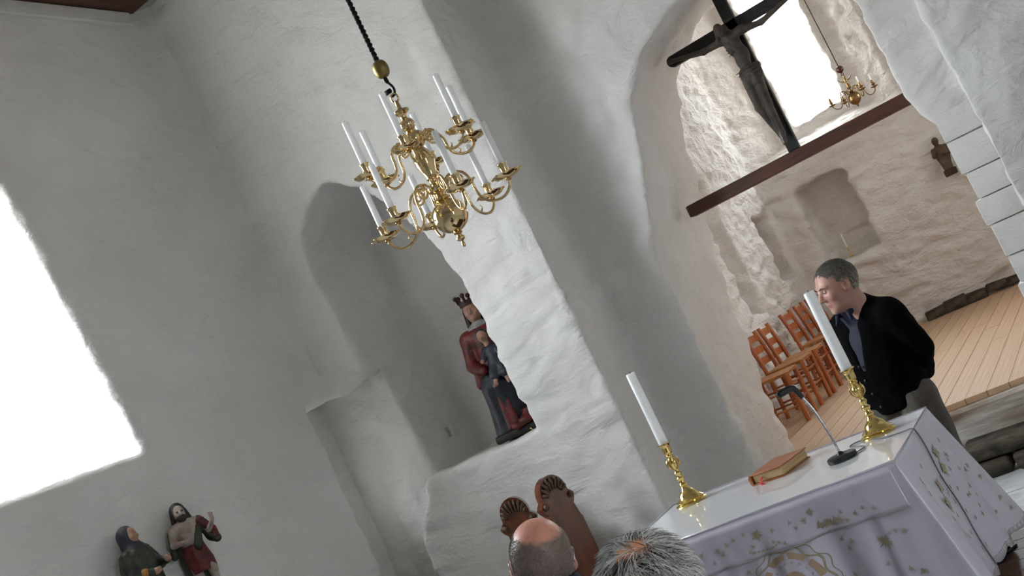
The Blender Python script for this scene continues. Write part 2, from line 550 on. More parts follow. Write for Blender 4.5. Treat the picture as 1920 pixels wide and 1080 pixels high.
def shell(F, big, small, ridge):
    V, Q = F.mesh()
    V = relax(V, Q, 1, .5)
    N = vnormals(V, Q)
    d = big * pnoise(V / np.array([.9, .9, .8]), 1) + big * .5 * pnoise(V / .38, 7)
    d += small * pnoise(V / np.array([.26, .26, .13]), 2) + small * .5 * pnoise(V / np.array([.12, .12, .09]), 8)
    r = pnoise(V / np.array([.34, .34, .15]) + .35 * pnoise(V / .4, 5)[:, None], 3)
    d += ridge * (np.abs(r) - .25) + small * .45 * pnoise(V / .09, 4)
    sill = (np.abs(V[:, 2] - 2.27) < .2) & (V[:, 0] < -5.0) & (V[:, 1] < 5.1)      # the window sill is drawn straight
    d[sill] *= .2
    return V + N * d[:, None], Q


def split_object(name, V, Q, mask, m, N):
    q = Q[mask]
    used = np.unique(q); mp = np.full(len(V), -1); mp[used] = np.arange(len(used))
    o = mesh_np(name, V[used], mp[q], m)
    o.data.normals_split_custom_set_from_vertices([tuple(n) for n in N[used]])
    return tag(o, kind='structure')


# nave: left wall, wall with the chancel arch
F = Field((-6.1, 1.4, -.1), (1.75, 8.12, 5.55), .030)
F.box((-6.0, 1.5, -.04), (-5.2, 8.0, 5.45))
F.box((-6.0, 6.5, -.04), (-3.07, 8.0, 5.45), k=.22)
F.box((-3.2, 7.03, -.04), (0, 8.0, 5.45), k=.04)
F.box((-.49, 6.5, -.04), (1.65, 8.0, 5.45), k=.02)
ARCH_L = [(0, -2.63), (2.0, -2.615), (2.2, -2.56), (2.63, -2.40), (3.03, -2.285), (3.24, -2.09), (3.37, -1.86), (3.45, -1.6), (3.5, -1.4), (6, 4)]
ARCH_R = [(0, -.715), (1.96, -.715), (2.16, -.80), (2.85, -.82), (3.1, -.95), (3.3, -1.2), (3.42, -1.45), (3.45, -1.6), (3.5, -1.8), (6, -7)]
ARCH_LB = [(0, -2.67), (.9, -2.63), (1.5, -2.597), (2.2, -2.459), (2.5, -2.39), (2.68, -2.385), (3.16, -2.234), (3.4, -1.976), (3.5, -1.75), (3.55, -1.6), (3.6, -1.4), (6, 4)]
ARCH_RB = [(0, -.70), (1.96, -.70), (2.16, -.78), (2.85, -.80), (3.1, -.92), (3.3, -1.15), (3.45, -1.4), (3.55, -1.6), (3.6, -1.8), (6, -7)]
cut_profile(F, 7.03, 8.0, ARCH_L, ARCH_R, ARCH_LB, ARCH_RB, k=.012)
NI_L = [(1.36, -4.66), (2.2, -4.72), (2.9, -4.77), (3.15, -4.76), (3.3, -4.71), (3.40, -4.61), (3.47, -4.46), (3.50, -4.35), (3.52, -4.15), (3.56, -3.8), (6, 2)]
NI_R = [(1.36, -3.69), (2.0, -3.69), (2.4, -3.71), (2.7, -3.76), (2.95, -3.85), (3.16, -3.98), (3.32, -4.11), (3.43, -4.23), (3.49, -4.33), (3.52, -4.45), (3.56, -4.8), (6, -8)]
cut_profile(F, 6.5, 7.36, NI_L, NI_R, k=.012, zmin=1.36)


def _recess(x, y, z):                      # splayed: deeper at its left end
    d = np.maximum(np.maximum(-5.5 - x, x - interp_path(z, [(0, -4.86), (1.0, -4.87), (1.34, -4.62), (1.42, -4.58), (3, -4.58)])), np.maximum(6.37 - y, z - 2.18))
    return np.maximum(d, (y - (6.68 - .24 * (x + 4.62))) * .96)


F.put((-5.6, 6.3, -.2), (-4.5, 7.1, 2.3), _recess, .02, True)
F.box((-6.3, 6.46, 1.22), (-5.3, 6.66, 2.04), k=.02, sub=True)
F.ell((-4.73, 7.12, 1.585), (.07, .035, .045), k=.01, sub=True)


def _win(x, y, z):
    t = np.clip((-5.2 - x) / .8, -.3, 1.3)
    d = np.maximum((2.7 - .0 * t) - y, y - (4.86 - .10 * t - .10 * (z - 2.3)))
    d = np.maximum(d, 2.27 - z)
    return np.maximum(d, z - 5.0)


F.put((-6.2, 1.6, 2), (-5, 5, 5.2), _win, .012, True)
V, Q = shell(F, .024, .016, .022)
# the wider leaning of old masonry
N = vnormals(V, Q)
cen = V[Q].mean(1)
left = (cen[:, 0] < -5.02) & (cen[:, 1] < 6.40)
split_object('wall_left', V, Q, left, M_PLASTER, N)
wall_front = split_object('wall_front', V, Q, ~left, M_PLASTER, N)

# chancel beyond the arch
F = Field((-4.1, 7.92, -.1), (1.0, 14.32, 5.65), .036)
F.box((-4.0, 7.98, -.04), (-3.36, 14.2, 5.5))
F.box((-4.0, 13.05, -.04), (.9, 14.2, 5.5), k=.06)


def _ewin(x, y, z):
    t = np.clip((y - 13.0) / .55, 0, 1)
    d = np.maximum((-3.36 + .31 * t) - x, x - (-1.50 - .42 * t))
    d = np.maximum(d, (2.73 + .17 * t) - z)
    d = np.maximum(d, z - 5.2)
    return np.maximum(d, y - 13.55)


F.put((-3.5, 12.7, 2.6), (-1.2, 13.9, 5.3), _ewin, .03, True)
F.box((-2.80, 13.3, 3.06), (-2.13, 14.6, 5.1), k=.01, sub=True)
F.box((-3.5, 13.78, 2.7), (-1.2, 14.6, 5.4), sub=True)
F.box((-3.04, 12.8, 1.40), (-2.42, 13.42, 2.35), rnd=.04, k=.05, sub=True)
F.box((-4.3, 8.4, 2.25), (-3.0, 9.9, 4.55), k=.02, sub=True)  # opening for the added, unseen window
F.box((-3.62, 10.72, 1.30), (-3.0, 11.28, 2.78), rnd=.03, k=.03, sub=True)
F.box((-3.66, 12.25, 1.47), (-3.0, 12.92, 2.25), rnd=.05, k=.05, sub=True)
V, Q = shell(F, .022, .024, .046)
N = vnormals(V, Q)
wall_chancel = split_object('wall_chancel', V, Q, np.ones(len(Q), bool), M_PLASTER2, N)


def wall_boxes(name, boxes, m):
    bm = bmesh.new()
    for lo, hi in boxes:
        add_box(bm, [(a + b) / 2 for a, b in zip(lo, hi)], [b - a for a, b in zip(lo, hi)])
    return tag(obj_bm(name, bm, m), kind='structure')


# chancel right wall with its tall window, nave right wall with one window, closed back wall
wall_boxes('wall_chancel_right', [((.8, 8.0, 0), (1.4, 10.65, 5.5)), ((.8, 11.35, 0), (1.4, 14.2, 5.5)), ((.8, 10.65, 0), (1.4, 11.35, 2.1)), ((.8, 10.65, 3.7), (1.4, 11.35, 5.5))], M_PLASTER2)
wall_boxes('wall_right', [((2.6, .8, 0), (3.4, 8.0, 5.45)), ((2.6, -5.4, 0), (3.4, -.2, 5.45)),
                          ((2.6, -.2, 0), (3.4, .8, 1.3)), ((2.6, -.2, 3.7), (3.4, .8, 5.45)),
                          ((1.6, 6.5, 0), (3.4, 8.0, 5.45))], M_PLASTER)
wall_boxes('wall_back', [((-6.0, -5.9, 0), (3.4, -5.4, 5.45))], M_PLASTER)
wall_boxes('wall_left', [((-6.0, -5.9, 0), (-5.2, 1.6, 5.45))], M_PLASTER)
ceil_ = wall_boxes('ceiling', [((-6.0, -5.9, 5.36), (3.4, 8.0, 5.5)), ((-4.0, 8.0, 5.4), (1.4, 14.2, 5.6))], M_CEIL2)
# boards of the nave ceiling
bm = bmesh.new(); add_box(bm, (0, 0, 0), (1, 1, 1)); _bd = obj_bm('ceiling_board', bm, M_CEIL2, ceil_)
for i in range(13):
    o = _bd if i == 0 else _bd.copy()
    if i: COL.objects.link(o)
    o.scale = (.228, 6.4, .03); o.location = (-5.08 + .235 * i, 3.3, 5.345)
bm = bmesh.new(); add_box(bm, (-5.11, 2.25, 5.345), (.24, 8.3, .07), .006)
tag(obj_bm('trim_3', bm, M_CEIL), kind='structure')
# smooth plaster cornice strip on the left wall
bm = bmesh.new(); add_box(bm, (-5.20, 2.25, 5.255), (.09, 8.2, .11), .01)
tag(obj_bm('trim_1', bm, M_PLASTER), kind='structure')

# windows: frames and panes
def window(name, axis, c, w, h, nx, nz):
    bm = bmesh.new()
    t = .035
    for i in range(nx + 1):
        p = -w / 2 + w * i / nx
        add_box(bm, (p, 0, 0), (t, .05, h + t))
    for j in range(nz + 1):
        p = -h / 2 + h * j / nz
        add_box(bm, (0, 0, p), (w + t, .045, t))
    fr = obj_bm(name, bm, M_FRAME, loc=c)
    fr.rotation_euler = (0, 0, PI / 2 if axis == 'x' else 0)
    tag(fr, kind='structure')
    gm = None
    for i in range(nx):
        for j in range(nz):
            bm = bmesh.new()
            if gm is None:
                add_box(bm, (0, 0, 0), (w / nx, .006, h / nz)); g = obj_bm('pane', bm, M_GLASS, fr); gm = g.data
            else:
                bm.free(); g = bpy.data.objects.new('pane', gm); link(g, fr)
            g.location = (-w / 2 + w * (i + .5) / nx, 0, -h / 2 + h * (j + .5) / nz)


window('window_1', 'x', (-5.96, 3.73, 3.64), 2.06, 2.74, 1, 1)
window('window_2', 'y', (-2.465, 13.74, 4.08), .72, 2.1, 1, 1)
window('window_3', 'x', (1.2, 11.0, 2.9), .7, 1.6, 2, 3)
window('window_4', 'x', (3.1, 0.3, 2.5), 1.0, 2.4, 2, 3)
window('window_added', 'x', (-3.95, 9.15, 3.4), 1.5, 2.3, 2, 3)  # added out of view behind the arch jamb to brighten the right splay
window('window_5', 'x', (-5.95, 6.56, 1.62), .22, .82, 1, 2)

# dressed quoin stones of the right arch jamb
_z = [.42, .62, .80, .97, 1.135, 1.334, 1.494, 1.656, 1.86, 2.03]
for i, (a, b) in enumerate(zip(_z, _z[1:])):
    bm = bmesh.new()
    w = .014 * math.sin(i * 2.3)
    add_box(bm, (-.585 + w / 2, 7.12, (a + b) / 2), (.27 - w, .24 + .008 * math.sin(i * 1.7), b - a - .005), .008, seg=2)
    obj_bm('stone', bm, M_PLASTER, wall_front, smooth=True, angle=40)

# floors
floor = wall_boxes('floor', [((-6.0, -5.9, -.2), (3.4, 7.3, -.03))], M_SLAB)
bm = bmesh.new(); add_box(bm, (0, 0, 0), (1, 1, 1), .02); _sl = obj_bm('stone', bm, M_SLAB, floor)
first = True
y1 = 7.02
r = 0
while y1 > -2.5:
    d = .45 if r < 4 else .72
    x = -5.25 + .17 * (r % 3)
    k = 0
    while x < 2.4:
        w = (.52 if r < 4 else .82) + .16 * math.sin(3 * k + r)
        o = _sl if first else _sl.copy()
        if not first: COL.objects.link(o)
        first = False
        o.scale = (w - .012, d - .012, .04); o.location = (x + w / 2, y1 - d / 2, -.02 + .002 * math.sin(5 * k + r))
        x += w; k += 1
    y1 -= d; r += 1
plat = empty('platform', (-1.2, 3.7, 0), 0, 'low dark brown wooden platform that the altar stands on', 'platform')
first = None
for i in range(18):
    if first is None:
        bm = bmesh.new(); add_box(bm, (0, 0, 0), (2.5, .144, .012), .002); first = o = obj_bm('plank', bm, M_DPLANK, plat)
    else:
        o = first.copy(); COL.objects.link(o)
    o.location = (.0, -.51 + .148 * i, .006)
# raised chancel floor: plank by plank
floor2 = wall_boxes('floor', [((-3.5, 7.42, -.1), (.9, 13.3, .384))], M_DPLANK)
bm = bmesh.new(); add_box(bm, (0, 0, 0), (1, 1, 1)); 
pm = obj_bm('plank', bm, M_PLANK, floor2)
first = True
for i in range(31):
    x = -3.33 + .137 * i
    y = 7.37
    cuts = sorted(random.uniform(8.2, 12.6) for _ in range(random.choice((1, 2, 2)))) + [13.15]
    for c in cuts:
        if c - y < .35: continue
        o = pm if first else pm.copy()
        if not first: COL.objects.link(o)
        first = False
        o.scale = (.1335, c - y - .003, .036); o.location = (x, (y + c) / 2, .402 + random.uniform(-.001, .001))
        y = c
# the step: worn plastered riser and dark stones
M_RISER = mat('worn_step_plaster', (128, 106, 84), 0.85, rgb2=(222, 217, 210), scale=2.6, stretch=(.7, 1, 4.0), bump=.4, bscale=12)
bm = bmesh.new(); add_box(bm, (-1.67, 7.62, .19), (2.2, .66, .385), .02)
tag(obj_bm('trim_2', bm, M_RISER), kind='structure')
step = empty('stone_step', (-1.3, 7.1, 0), 0, 'low dark rubble stone step below the raised plank floor', 'step')
x = -2.62; k = 0
while x < -1.0:
    for row in range(2):
        w = .34 + .12 * math.sin(2.1 * k + row * 1.3)
        bm = bmesh.new()
        add_box(bm, (0, 0, 0), (w - .01, .34, .092), .018, seg=2)
        for v in bm.verts:
            n = .012 * math.sin(v.co.x * 31 + k) + .008 * math.sin(v.co.z * 60 + v.co.x * 17 + row)
            v.co.y += n; v.co.z += .006 * math.sin(v.co.x * 23 + k * 2)
        obj_bm('stone', bm, M_DSTONE, step, smooth=True, angle=50, loc=(x + 1.3 + w / 2 + .1 * row, .04 + .03 * row + .01 * math.sin(k), .048 + .098 * row))
    x += .36; k += 1
# bare dark stones at the foot of the chancel end wall
for i in range(6):
    bm = bmesh.new()
    add_box(bm, (0, 0, 0), (.225 + .02 * math.sin(i * 2), .14, .11 + .03 * math.sin(i * 1.3)), .014, seg=2)
    for v in bm.verts: v.co.z += .010 * math.sin(v.co.x * 25 + i); v.co.y += .012 * math.sin(v.co.x * 40 + v.co.z * 50 + i)
    obj_bm('stone', bm, M_DSTONE, wall_chancel, smooth=True, angle=50, loc=(-2.22 + .225 * i, 13.045, .47 + .02 * (i % 2)))


# ------------------------------------------------------------------ altar
AX0, AX1, AY0, AY1, AZ = -1.812, -.832, 3.228, 3.895, 1.0
altar = empty('altar', ((AX0 + AX1) / 2, (AY0 + AY1) / 2, .012), 0, 'dark wooden altar table hidden under the white embroidered cloth', 'altar')
bm = bmesh.new(); add_box(bm, (0, 0, .943), (AX1 - AX0 - .02, AY1 - AY0 - .02, .07), .004); obj_bm('table_top', bm, M_STALL, altar)
bm = bmesh.new(); add_box(bm, (0, 0, .464), (.80, .48, .908), .006); obj_bm('body', bm, M_STALL, altar)
bm = bmesh.new(); add_box(bm, (0, 0, .02), (.86, .54, .04), .006); obj_bm('plinth', bm, M_STALL, altar)


class Skirt:
    """hanging cloth: s = metres along the edge (front first, then right, back, left), t = metres of drop"""
    R = .03

    def __init__(k, off=0.0):
        k.off = off
        k.x0, k.x1, k.y0, k.y1 = AX0, AX1, AY0, AY1
        k.segs = [((k.x0, k.y0), (1, 0), k.x1 - k.x0, (0, -1)), ((k.x1, k.y0), (0, 1), k.y1 - k.y0, (1, 0)),
                  ((k.x1, k.y1), (-1, 0), k.x1 - k.x0, (0, 1)), ((k.x0, k.y1), (0, -1), k.y1 - k.y0, (-1, 0))]
        k.len = sum(q[2] for q in k.segs)

    def base(k, s):
        s = s % k.len
        for i, (o, d, L, n) in enumerate(k.segs):
            if s <= L or i == 3:
                p = (o[0] + d[0] * s, o[1] + d[1] * s)
                # turn the outward direction smoothly around the corners
                pn = k.segs[i - 1][3]; nn = k.segs[(i + 1) % 4][3]; c = .085
                if s < c: a = .5 * (1 - s / c); m = (n[0] * (1 - a) + pn[0] * a, n[1] * (1 - a) + pn[1] * a)
                elif s > L - c: a = .5 * (1 - (L - s) / c); m = (n[0] * (1 - a) + nn[0] * a, n[1] * (1 - a) + nn[1] * a)
                else: m = n
                l = math.hypot(*m)
                cor = max(0, 1 - min(s, L - s) / c)
                return p, (m[0] / l, m[1] / l), cor
            s -= L

    def at(k, s, t, lift=0.0):
        p, n, cor = k.base(s)
        e = min(1, t / .02)
        q = max(0.0, t - .02)
        fold = .25 * math.sin(s * 67 + 2 * math.sin(s * 13)) + .5 * math.sin(s * 23 + .6 * math.sin(s * 9)) + .35 * math.sin(s * 41 + 1.2) + .3 * math.sin(s * 11 + 2)
        amp = .125 * min(q, .45) ** .95
        if (s % k.len) > AX1 - AX0:           # the ends hang almost smooth
            fold = .5 * math.sin(s * 13 + .4) + .16 * math.sin(s * 31); amp *= .55
        side = 1.0 if not (s % k.len) < AX1 - AX0 else .55
        o = .006 * e + q * (.13 * side + .20 * cor) + amp * fold * (1 - .5 * cor) + k.off + lift
        return Vector((p[0] + n[0] * o, p[1] + n[1] * o, AZ + .004 - .018 * e * e - q * .985 if t > 0 else AZ + .004))


def skirt_mesh(sk, s0, s1, t0, t1, ns, nt, closed, hem=0.0):
    V = []; Q = []
    m = ns if closed else ns + 1
    for j in range(nt + 1):
        for i in range(m):
            s = s0 + (s1 - s0) * i / ns
            tt = t1 + hem * abs(math.sin(s * 26)) - hem
            V.append(sk.at(s, t0 + (tt - t0) * (j / nt)))
    for j in range(nt):
        for i in range(ns):
            a, b = j * m + i, j * m + (i + 1) % m
            Q.append((a, b, b + m, a + m))
    return np.array([tuple(v) for v in V]), np.array(Q)


cloth = empty('altar_cloth', ((AX0 + AX1) / 2, (AY0 + AY1) / 2, AZ), 0, 'white satin altar cloth with gold star embroidery hanging in folds', 'altar cloth')
CI = Matrix.Translation(-cloth.location)
sk = Skirt()


def child_of_cloth(o, parent=cloth):
    o.parent = parent
    if parent is cloth: o.matrix_parent_inverse = CI
    return o


V, Q = skirt_mesh(sk, 0, sk.len, 0.0, .475, 420, 30, True, .018)
skirt = child_of_cloth(mesh_np('skirt', V, Q, M_SATIN))
md = skirt.modifiers.new('thickness', 'SOLIDIFY'); md.thickness = .0015; md.offset = -1
bm = bmesh.new()
add_box(bm, ((AX0 + AX1) / 2, (AY0 + AY1) / 2, AZ + .0045), (AX1 - AX0 - .006, AY1 - AY0 - .006, .004), .0015)
top = child_of_cloth(obj_bm('top_cover', bm, M_TOP)); tag(top, 'glossy plain white top cover that mirrors the candlesticks')
# raised welt around the top edge
bm = bmesh.new()
z = AZ + .007
add_tube(bm, [(AX0, AY0, z), (AX1, AY0, z), (AX1, AY1, z), (AX0, AY1, z), (AX0, AY0, z)], .0032, 6)
child_of_cloth(obj_bm('welt', bm, M_SATIN, smooth=True))
# overlay band across the front
sk2 = Skirt(.006)
V, Q = skirt_mesh(sk2, .0, .955, .012, .126, 200, 8, False)
band = child_of_cloth(mesh_np('front_band', V, Q, M_SATIN))
md = band.modifiers.new('thickness', 'SOLIDIFY'); md.thickness = .001; md.offset = 0
bm = bmesh.new()
add_tube(bm, [sk2.at(.955 * i / 120, .126, .002) for i in range(121)], .0016, 5)
child_of_cloth(obj_bm('hem_piping', bm, M_LACE, smooth=True), band)


def emb(name, polys, m, lift, skx, parent, t_of=None):
    """flat embroidery following the cloth; polys = lists of (s, t)"""
    V = []; Fc = []
    for p in polys:
        b = len(V)
        V += [tuple(skx.at(s, max(.016, t), lift)) for s, t in p]
        Fc.append(tuple(range(b, b + len(p))))
    o = child_of_cloth(mesh_np(name, V, Fc, m, smooth=False), parent)
    o['kind'] = 'stuff'
    md = o.modifiers.new('thread', 'SOLIDIFY'); md.thickness = .0008; md.offset = 1
    return o


def star(s, t, r, n=8, rot=0.0, long=1.0, w=.17):
    out = []
    for i in range(n):
        a = rot + 2 * PI * i / n
        rr = r * (1.0 if i % 2 == 0 else .72) * long
        c, d = math.cos(a), math.sin(a)
        out.append([(s, t), (s + rr * .5 * c - r * w * d, t + rr * .5 * d + r * w * c), (s + rr * c, t + rr * d), (s + rr * .5 * c + r * w * d, t + rr * .5 * d - r * w * c)])
    return out


def ring(s, t, r0, r1, a0=0, a1=2 * PI, n=28, wave=0, amp=0):
    out = []
    for i in range(n):
        A, B = a0 + (a1 - a0) * i / n, a0 + (a1 - a0) * (i + 1) / n
        f = lambda a: 1 + amp * math.sin(wave * a)
        out.append([(s + r0 * f(A) * math.cos(A), t + r0 * f(A) * math.sin(A)), (s + r1 * f(A) * math.cos(A), t + r1 * f(A) * math.sin(A)),
                    (s + r1 * f(B) * math.cos(B), t + r1 * f(B) * math.sin(B)), (s + r0 * f(B) * math.cos(B), t + r0 * f(B) * math.sin(B))])
    return out


SF = AX1 - AX0                      # s at the front right corner
rs = random.Random(11)
polys = []
for i in range(34):                 # small stars on the band
    s = .05 + .84 * ((i + rs.random() * .7) / 34); t = .032 + .078 * rs.random()
    polys += star(s, t, .008 + .004 * rs.random(), 6, rs.random() * 3, w=.12)
polys += star(.52, .062, .021, 10, .2, w=.13)
polys += star(.30, .055, .016, 8, .5, w=.13) + star(.70, .05, .013, 8, .1, w=.13)
for dx in range(-4, 5):             # leaf sprays of the larger motifs
    polys += star(.74 + .008 * dx, .098 + .004 * math.sin(dx * 2), .012, 5, dx, w=.2)
    polys += star(.53 + .012 * dx, .112 - .0007 * dx * dx, .006, 5, dx, w=.25)
band_emb = emb('embroidery', polys, M_GOLD, .0030, sk2, band)
polys = []
for i in range(110):                # stars on the hanging front
    s = .03 + (SF - .06) * rs.random(); t = .15 + .29 * rs.random()
    if abs(s - .575) < .12: continue
    polys += star(s, t, .008 + .004 * rs.random(), 6, rs.random() * 3, w=.12)
polys += star(.86, .20, .024, 10, .1, w=.1) + star(.30, .22, .022, 10, .1, w=.1)
polys += ring(.575, .235, .105, .111, wave=9, amp=.07, n=72) + ring(.575, .235, .121, .124, wave=12, amp=.05, n=72)
for i in range(18):
    a = 2 * PI * i / 18
    polys += star(.575 + .068 * math.cos(a), .235 + .068 * math.sin(a), .005, 6, a, w=.2)
for i in range(46):                 # stars on the hanging right side
    s = SF + .03 + (AY1 - AY0 - .06) * rs.random(); t = .06 + .36 * rs.random()
    polys += star(s, t, .008 + .003 * rs.random(), 6, rs.random() * 3, w=.12)
for k2, (s, t) in enumerate(((SF + .42, .10), (SF + .40, .15), (SF + .24, .16), (SF + .21, .21))):
    polys += star(s, t, .030, 8, .4 + k2, w=.2)
emb('embroidery', polys, M_GOLD, .0040, sk, skirt)
polys = []
for i in range(8):
    a = 2 * PI * i / 8
    polys += ring(.575, .235, .080, .098, a + .08, a + .70, 6)
polys += ring(.575, .235, .022, .042, n=24) + [[(.53, .128), (.575, .098), (.62, .128)]]
emb('medallion', polys, M_TAN, .0044, sk, skirt)
# scalloped lace hem at the corners
polys = []
for i in range(150):
    s = SF * .1 + i * (sk.len * .55) / 150
    t = .449 + .008 * abs(math.sin(s * 26))
    polys += ring(s, t, .006, .0085, n=8)
emb('lace', polys, M_LACE, .0026, sk, skirt)

# ------------------------------------------------------------------ candlesticks and candles on the altar
def candlestick(name, loc, label, rz=0.0, s=1.0, m=None):
    m = m or M_BRASS2
    t = empty(name, loc, rz, label, 'candlestick')
    t.scale = (s, s, s)
    bm = bmesh.new()
    add_lathe(bm, [(.0, 0), (.059, 0), (.060, .004), (.057, .008), (.050, .011), (.052, .016), (.047, .020), (.038, .026), (.033, .036), (.030, .042), (.022, .048), (.014, .058), (.011, .066)], 40)
    obj_bm('base', bm, m, t, smooth=True, angle=50)
    bm = bmesh.new()
    add_lathe(bm, [(.011, .064), (.015, .068), (.016, .072), (.011, .077), (.010, .086), (.014, .090), (.015, .096), (.010, .101), (.009, .107), (.013, .112), (.014, .117), (.009, .123), (.008, .130),
                   (.012, .139), (.017, .152), (.018, .163), (.012, .170), (.010, .176), (.013, .180), (.014, .184), (.009, .190)], 28)
    obj_bm('stem', bm, m, t, smooth=True, angle=50)
    lf = None
    for i in range(4):              # leaves round the knop
        bm = bmesh.new()
        add_tube(bm, catmull([(.010, 0, .132), (.021, 0, .144), (.023, 0, .160), (.018, 0, .172), (.021, 0, .178)], 4), [.003, .006, .006, .004, .002], 6, flat=.45)
        o = obj_bm('leaf', bm, m, t, smooth=True); o.rotation_euler = (0, 0, i * PI / 2 + .4)
    bm = bmesh.new()
    add_lathe(bm, [(.009, .188), (.015, .192), (.016, .198), (.0165, .214), (.018, .222), (.021, .226), (.0245, .228), (.0245, .231), (.019, .2315), (.018, .2245), (0, .2245)], 32)
    obj_bm('socket', bm, m, t, smooth=True, angle=50)
    return t


def candle(loc, r, h, label, group=None, wick=True, lean=0.0):
    t = empty('candle', loc, 0, label, 'candle', group)
    bm = bmesh.new()
    add_lathe(bm, [(0, 0), (r, 0), (r * .97, h * .5), (r * .96, h - .002), (r * .86, h + .0005), (r * .5, h - .002), (0, h - .003)], 24)
    obj_bm('wax', bm, M_WAX, t, smooth=True, angle=50)
    if wick:
        bm = bmesh.new(); add_tube(bm, [(0, 0, h - .004), (.0004, 0, h + .003), (.0015, 0, h + .006)], .0011, 6)
        obj_bm('wick', bm, M_WICK, t, smooth=True)
    return t


ZT = AZ + .0066
candlestick('candlestick', (-1.695, 3.80, ZT), 'golden brass candlestick on the left end of the altar, behind the grey haired head', .3)
candlestick('candlestick', (-.968, 3.735, ZT), 'golden brass candlestick on the right end of the altar, beside the microphone', 1.1)
candle((-1.695, 3.80, ZT + .2248), .0178, .282, 'thick white candle on the left altar candlestick, against the grey wall')
candle((-.968, 3.735, ZT + .2248), .0188, .282, 'thick white candle on the right altar candlestick, in front of the standing man')

# ------------------------------------------------------------------ book
book = empty('book', (-1.318, 3.73, ZT), 0, 'thick tan leather book with aged page edges lying on the altar', 'book')
BW, BH, BT = .134, .186, .036
ang = math.atan2(.11, .085)
book.rotation_euler = (0, 0, -.26)
bm = bmesh.new(); add_box(bm, (.004, 0, BT / 2), (BW - .014, BH - .012, BT - .007), .003)
obj_bm('page_block', bm, M_PAGES, book)
bm = bmesh.new()
add_box(bm, (0, 0, .0018), (BW, BH, .0036), .001); add_box(bm, (0, 0, BT - .0018), (BW, BH, .0036), .001)
add_prism(bm, [(-BW / 2 + .004 - .009 * math.sin(a), BT / 2 - (BT / 2) * math.cos(a)) for a in [PI * i / 10 for i in range(11)]] + [(-BW / 2 + .006, BT)] + [(-BW / 2 + .006, 0)], 'y', -BH / 2, BH / 2)
obj_bm('cover', bm, M_LEATHER, book, smooth=True, angle=40)
bm = bmesh.new()
for dx in (-.02, -.014):
    add_tube(bm, catmull([(dx, -BH / 2 + .02, BT * .55), (dx, -BH / 2 - .004, BT * .5), (dx - .003, -BH / 2 - .014, .006), (dx + .012, -BH / 2 - .028, .0022)], 6), .0028, 6, flat=.25)
obj_bm('ribbon', bm, M_RED, book, smooth=True)

# ------------------------------------------------------------------ microphone
mic = empty('microphone', (-1.052, 3.535, ZT), .1, 'small black table microphone on a chrome gooseneck with a round base', 'microphone')
bm = bmesh.new(); add_lathe(bm, [(0, 0), (.046, 0), (.048, .003), (.0475, .013), (.044, .016), (.012, .0175), (.010, .022), (.006, .026), (0, .026)], 40)
obj_bm('base', bm, M_BLACKP, mic, smooth=True, angle=40)
bm = bmesh.new()
pts = catmull([(0, 0, .022), (-.004, 0, .09), (-.014, .004, .17), (-.030, .008, .225)], 10)
add_tube(bm, pts, [.0042 + .0004 * math.sin(i * 2.2) for i in range(len(pts))], 10)
obj_bm('gooseneck', bm, M_CHROME, mic, smooth=True)
bm = bmesh.new()
add_tube(bm, catmull([(-.030, .008, .221), (-.036, .008, .242), (-.040, .006, .256), (-.050, .000, .263), (-.078, -.018, .262), (-.092, -.027, .260)], 6), [.008, .009, .0095, .0105, .0115, .0115, .009], 12)
obj_bm('capsule', bm, M_BLACKP, mic, smooth=True)
bm = bmesh.new()
add_tube(bm, catmull([(-.052, .000, .2725), (-.036, .004, .268), (-.03, .006, .256)], 5), .0022, 6)
obj_bm('clip', bm, M_CHROME, mic, smooth=True)
bm = bmesh.new()
a = mic.location
cp = [Vector((-1.01, 3.545, ZT + .003)), Vector((-.99, 3.60, ZT + .003)), Vector((-1.06, 3.69, ZT + .003)), Vector((-1.02, 3.72, ZT + .003)), Vector((-.93, 3.62, ZT + .003)), Vector((-.87, 3.60, ZT + .003))]
cp += [Vector((AX1 + .002, 3.58, ZT + .005))]
tail = [sk.at(SF + .352 - .06 * (t / .45) + .012 * math.sin(t * 30), t, .005) for t in [.015 + .012 * i for i in range(37)]]
inv = mic.matrix_basis.inverted()
add_tube(bm, [inv @ p for p in catmull(cp + tail, 7)], .0022, 6)
obj_bm('cable', bm, M_CABLE, mic, smooth=True)

# ------------------------------------------------------------------ big chandelier
CH = Vector((-2.175, 3.965, 0))
chand = empty('chandelier', (CH.x, CH.y, 2.24), 0, 'large two tier polished brass chandelier with twelve white candles', 'chandelier')
Z0 = 2.24


def cz(z): return z - Z0


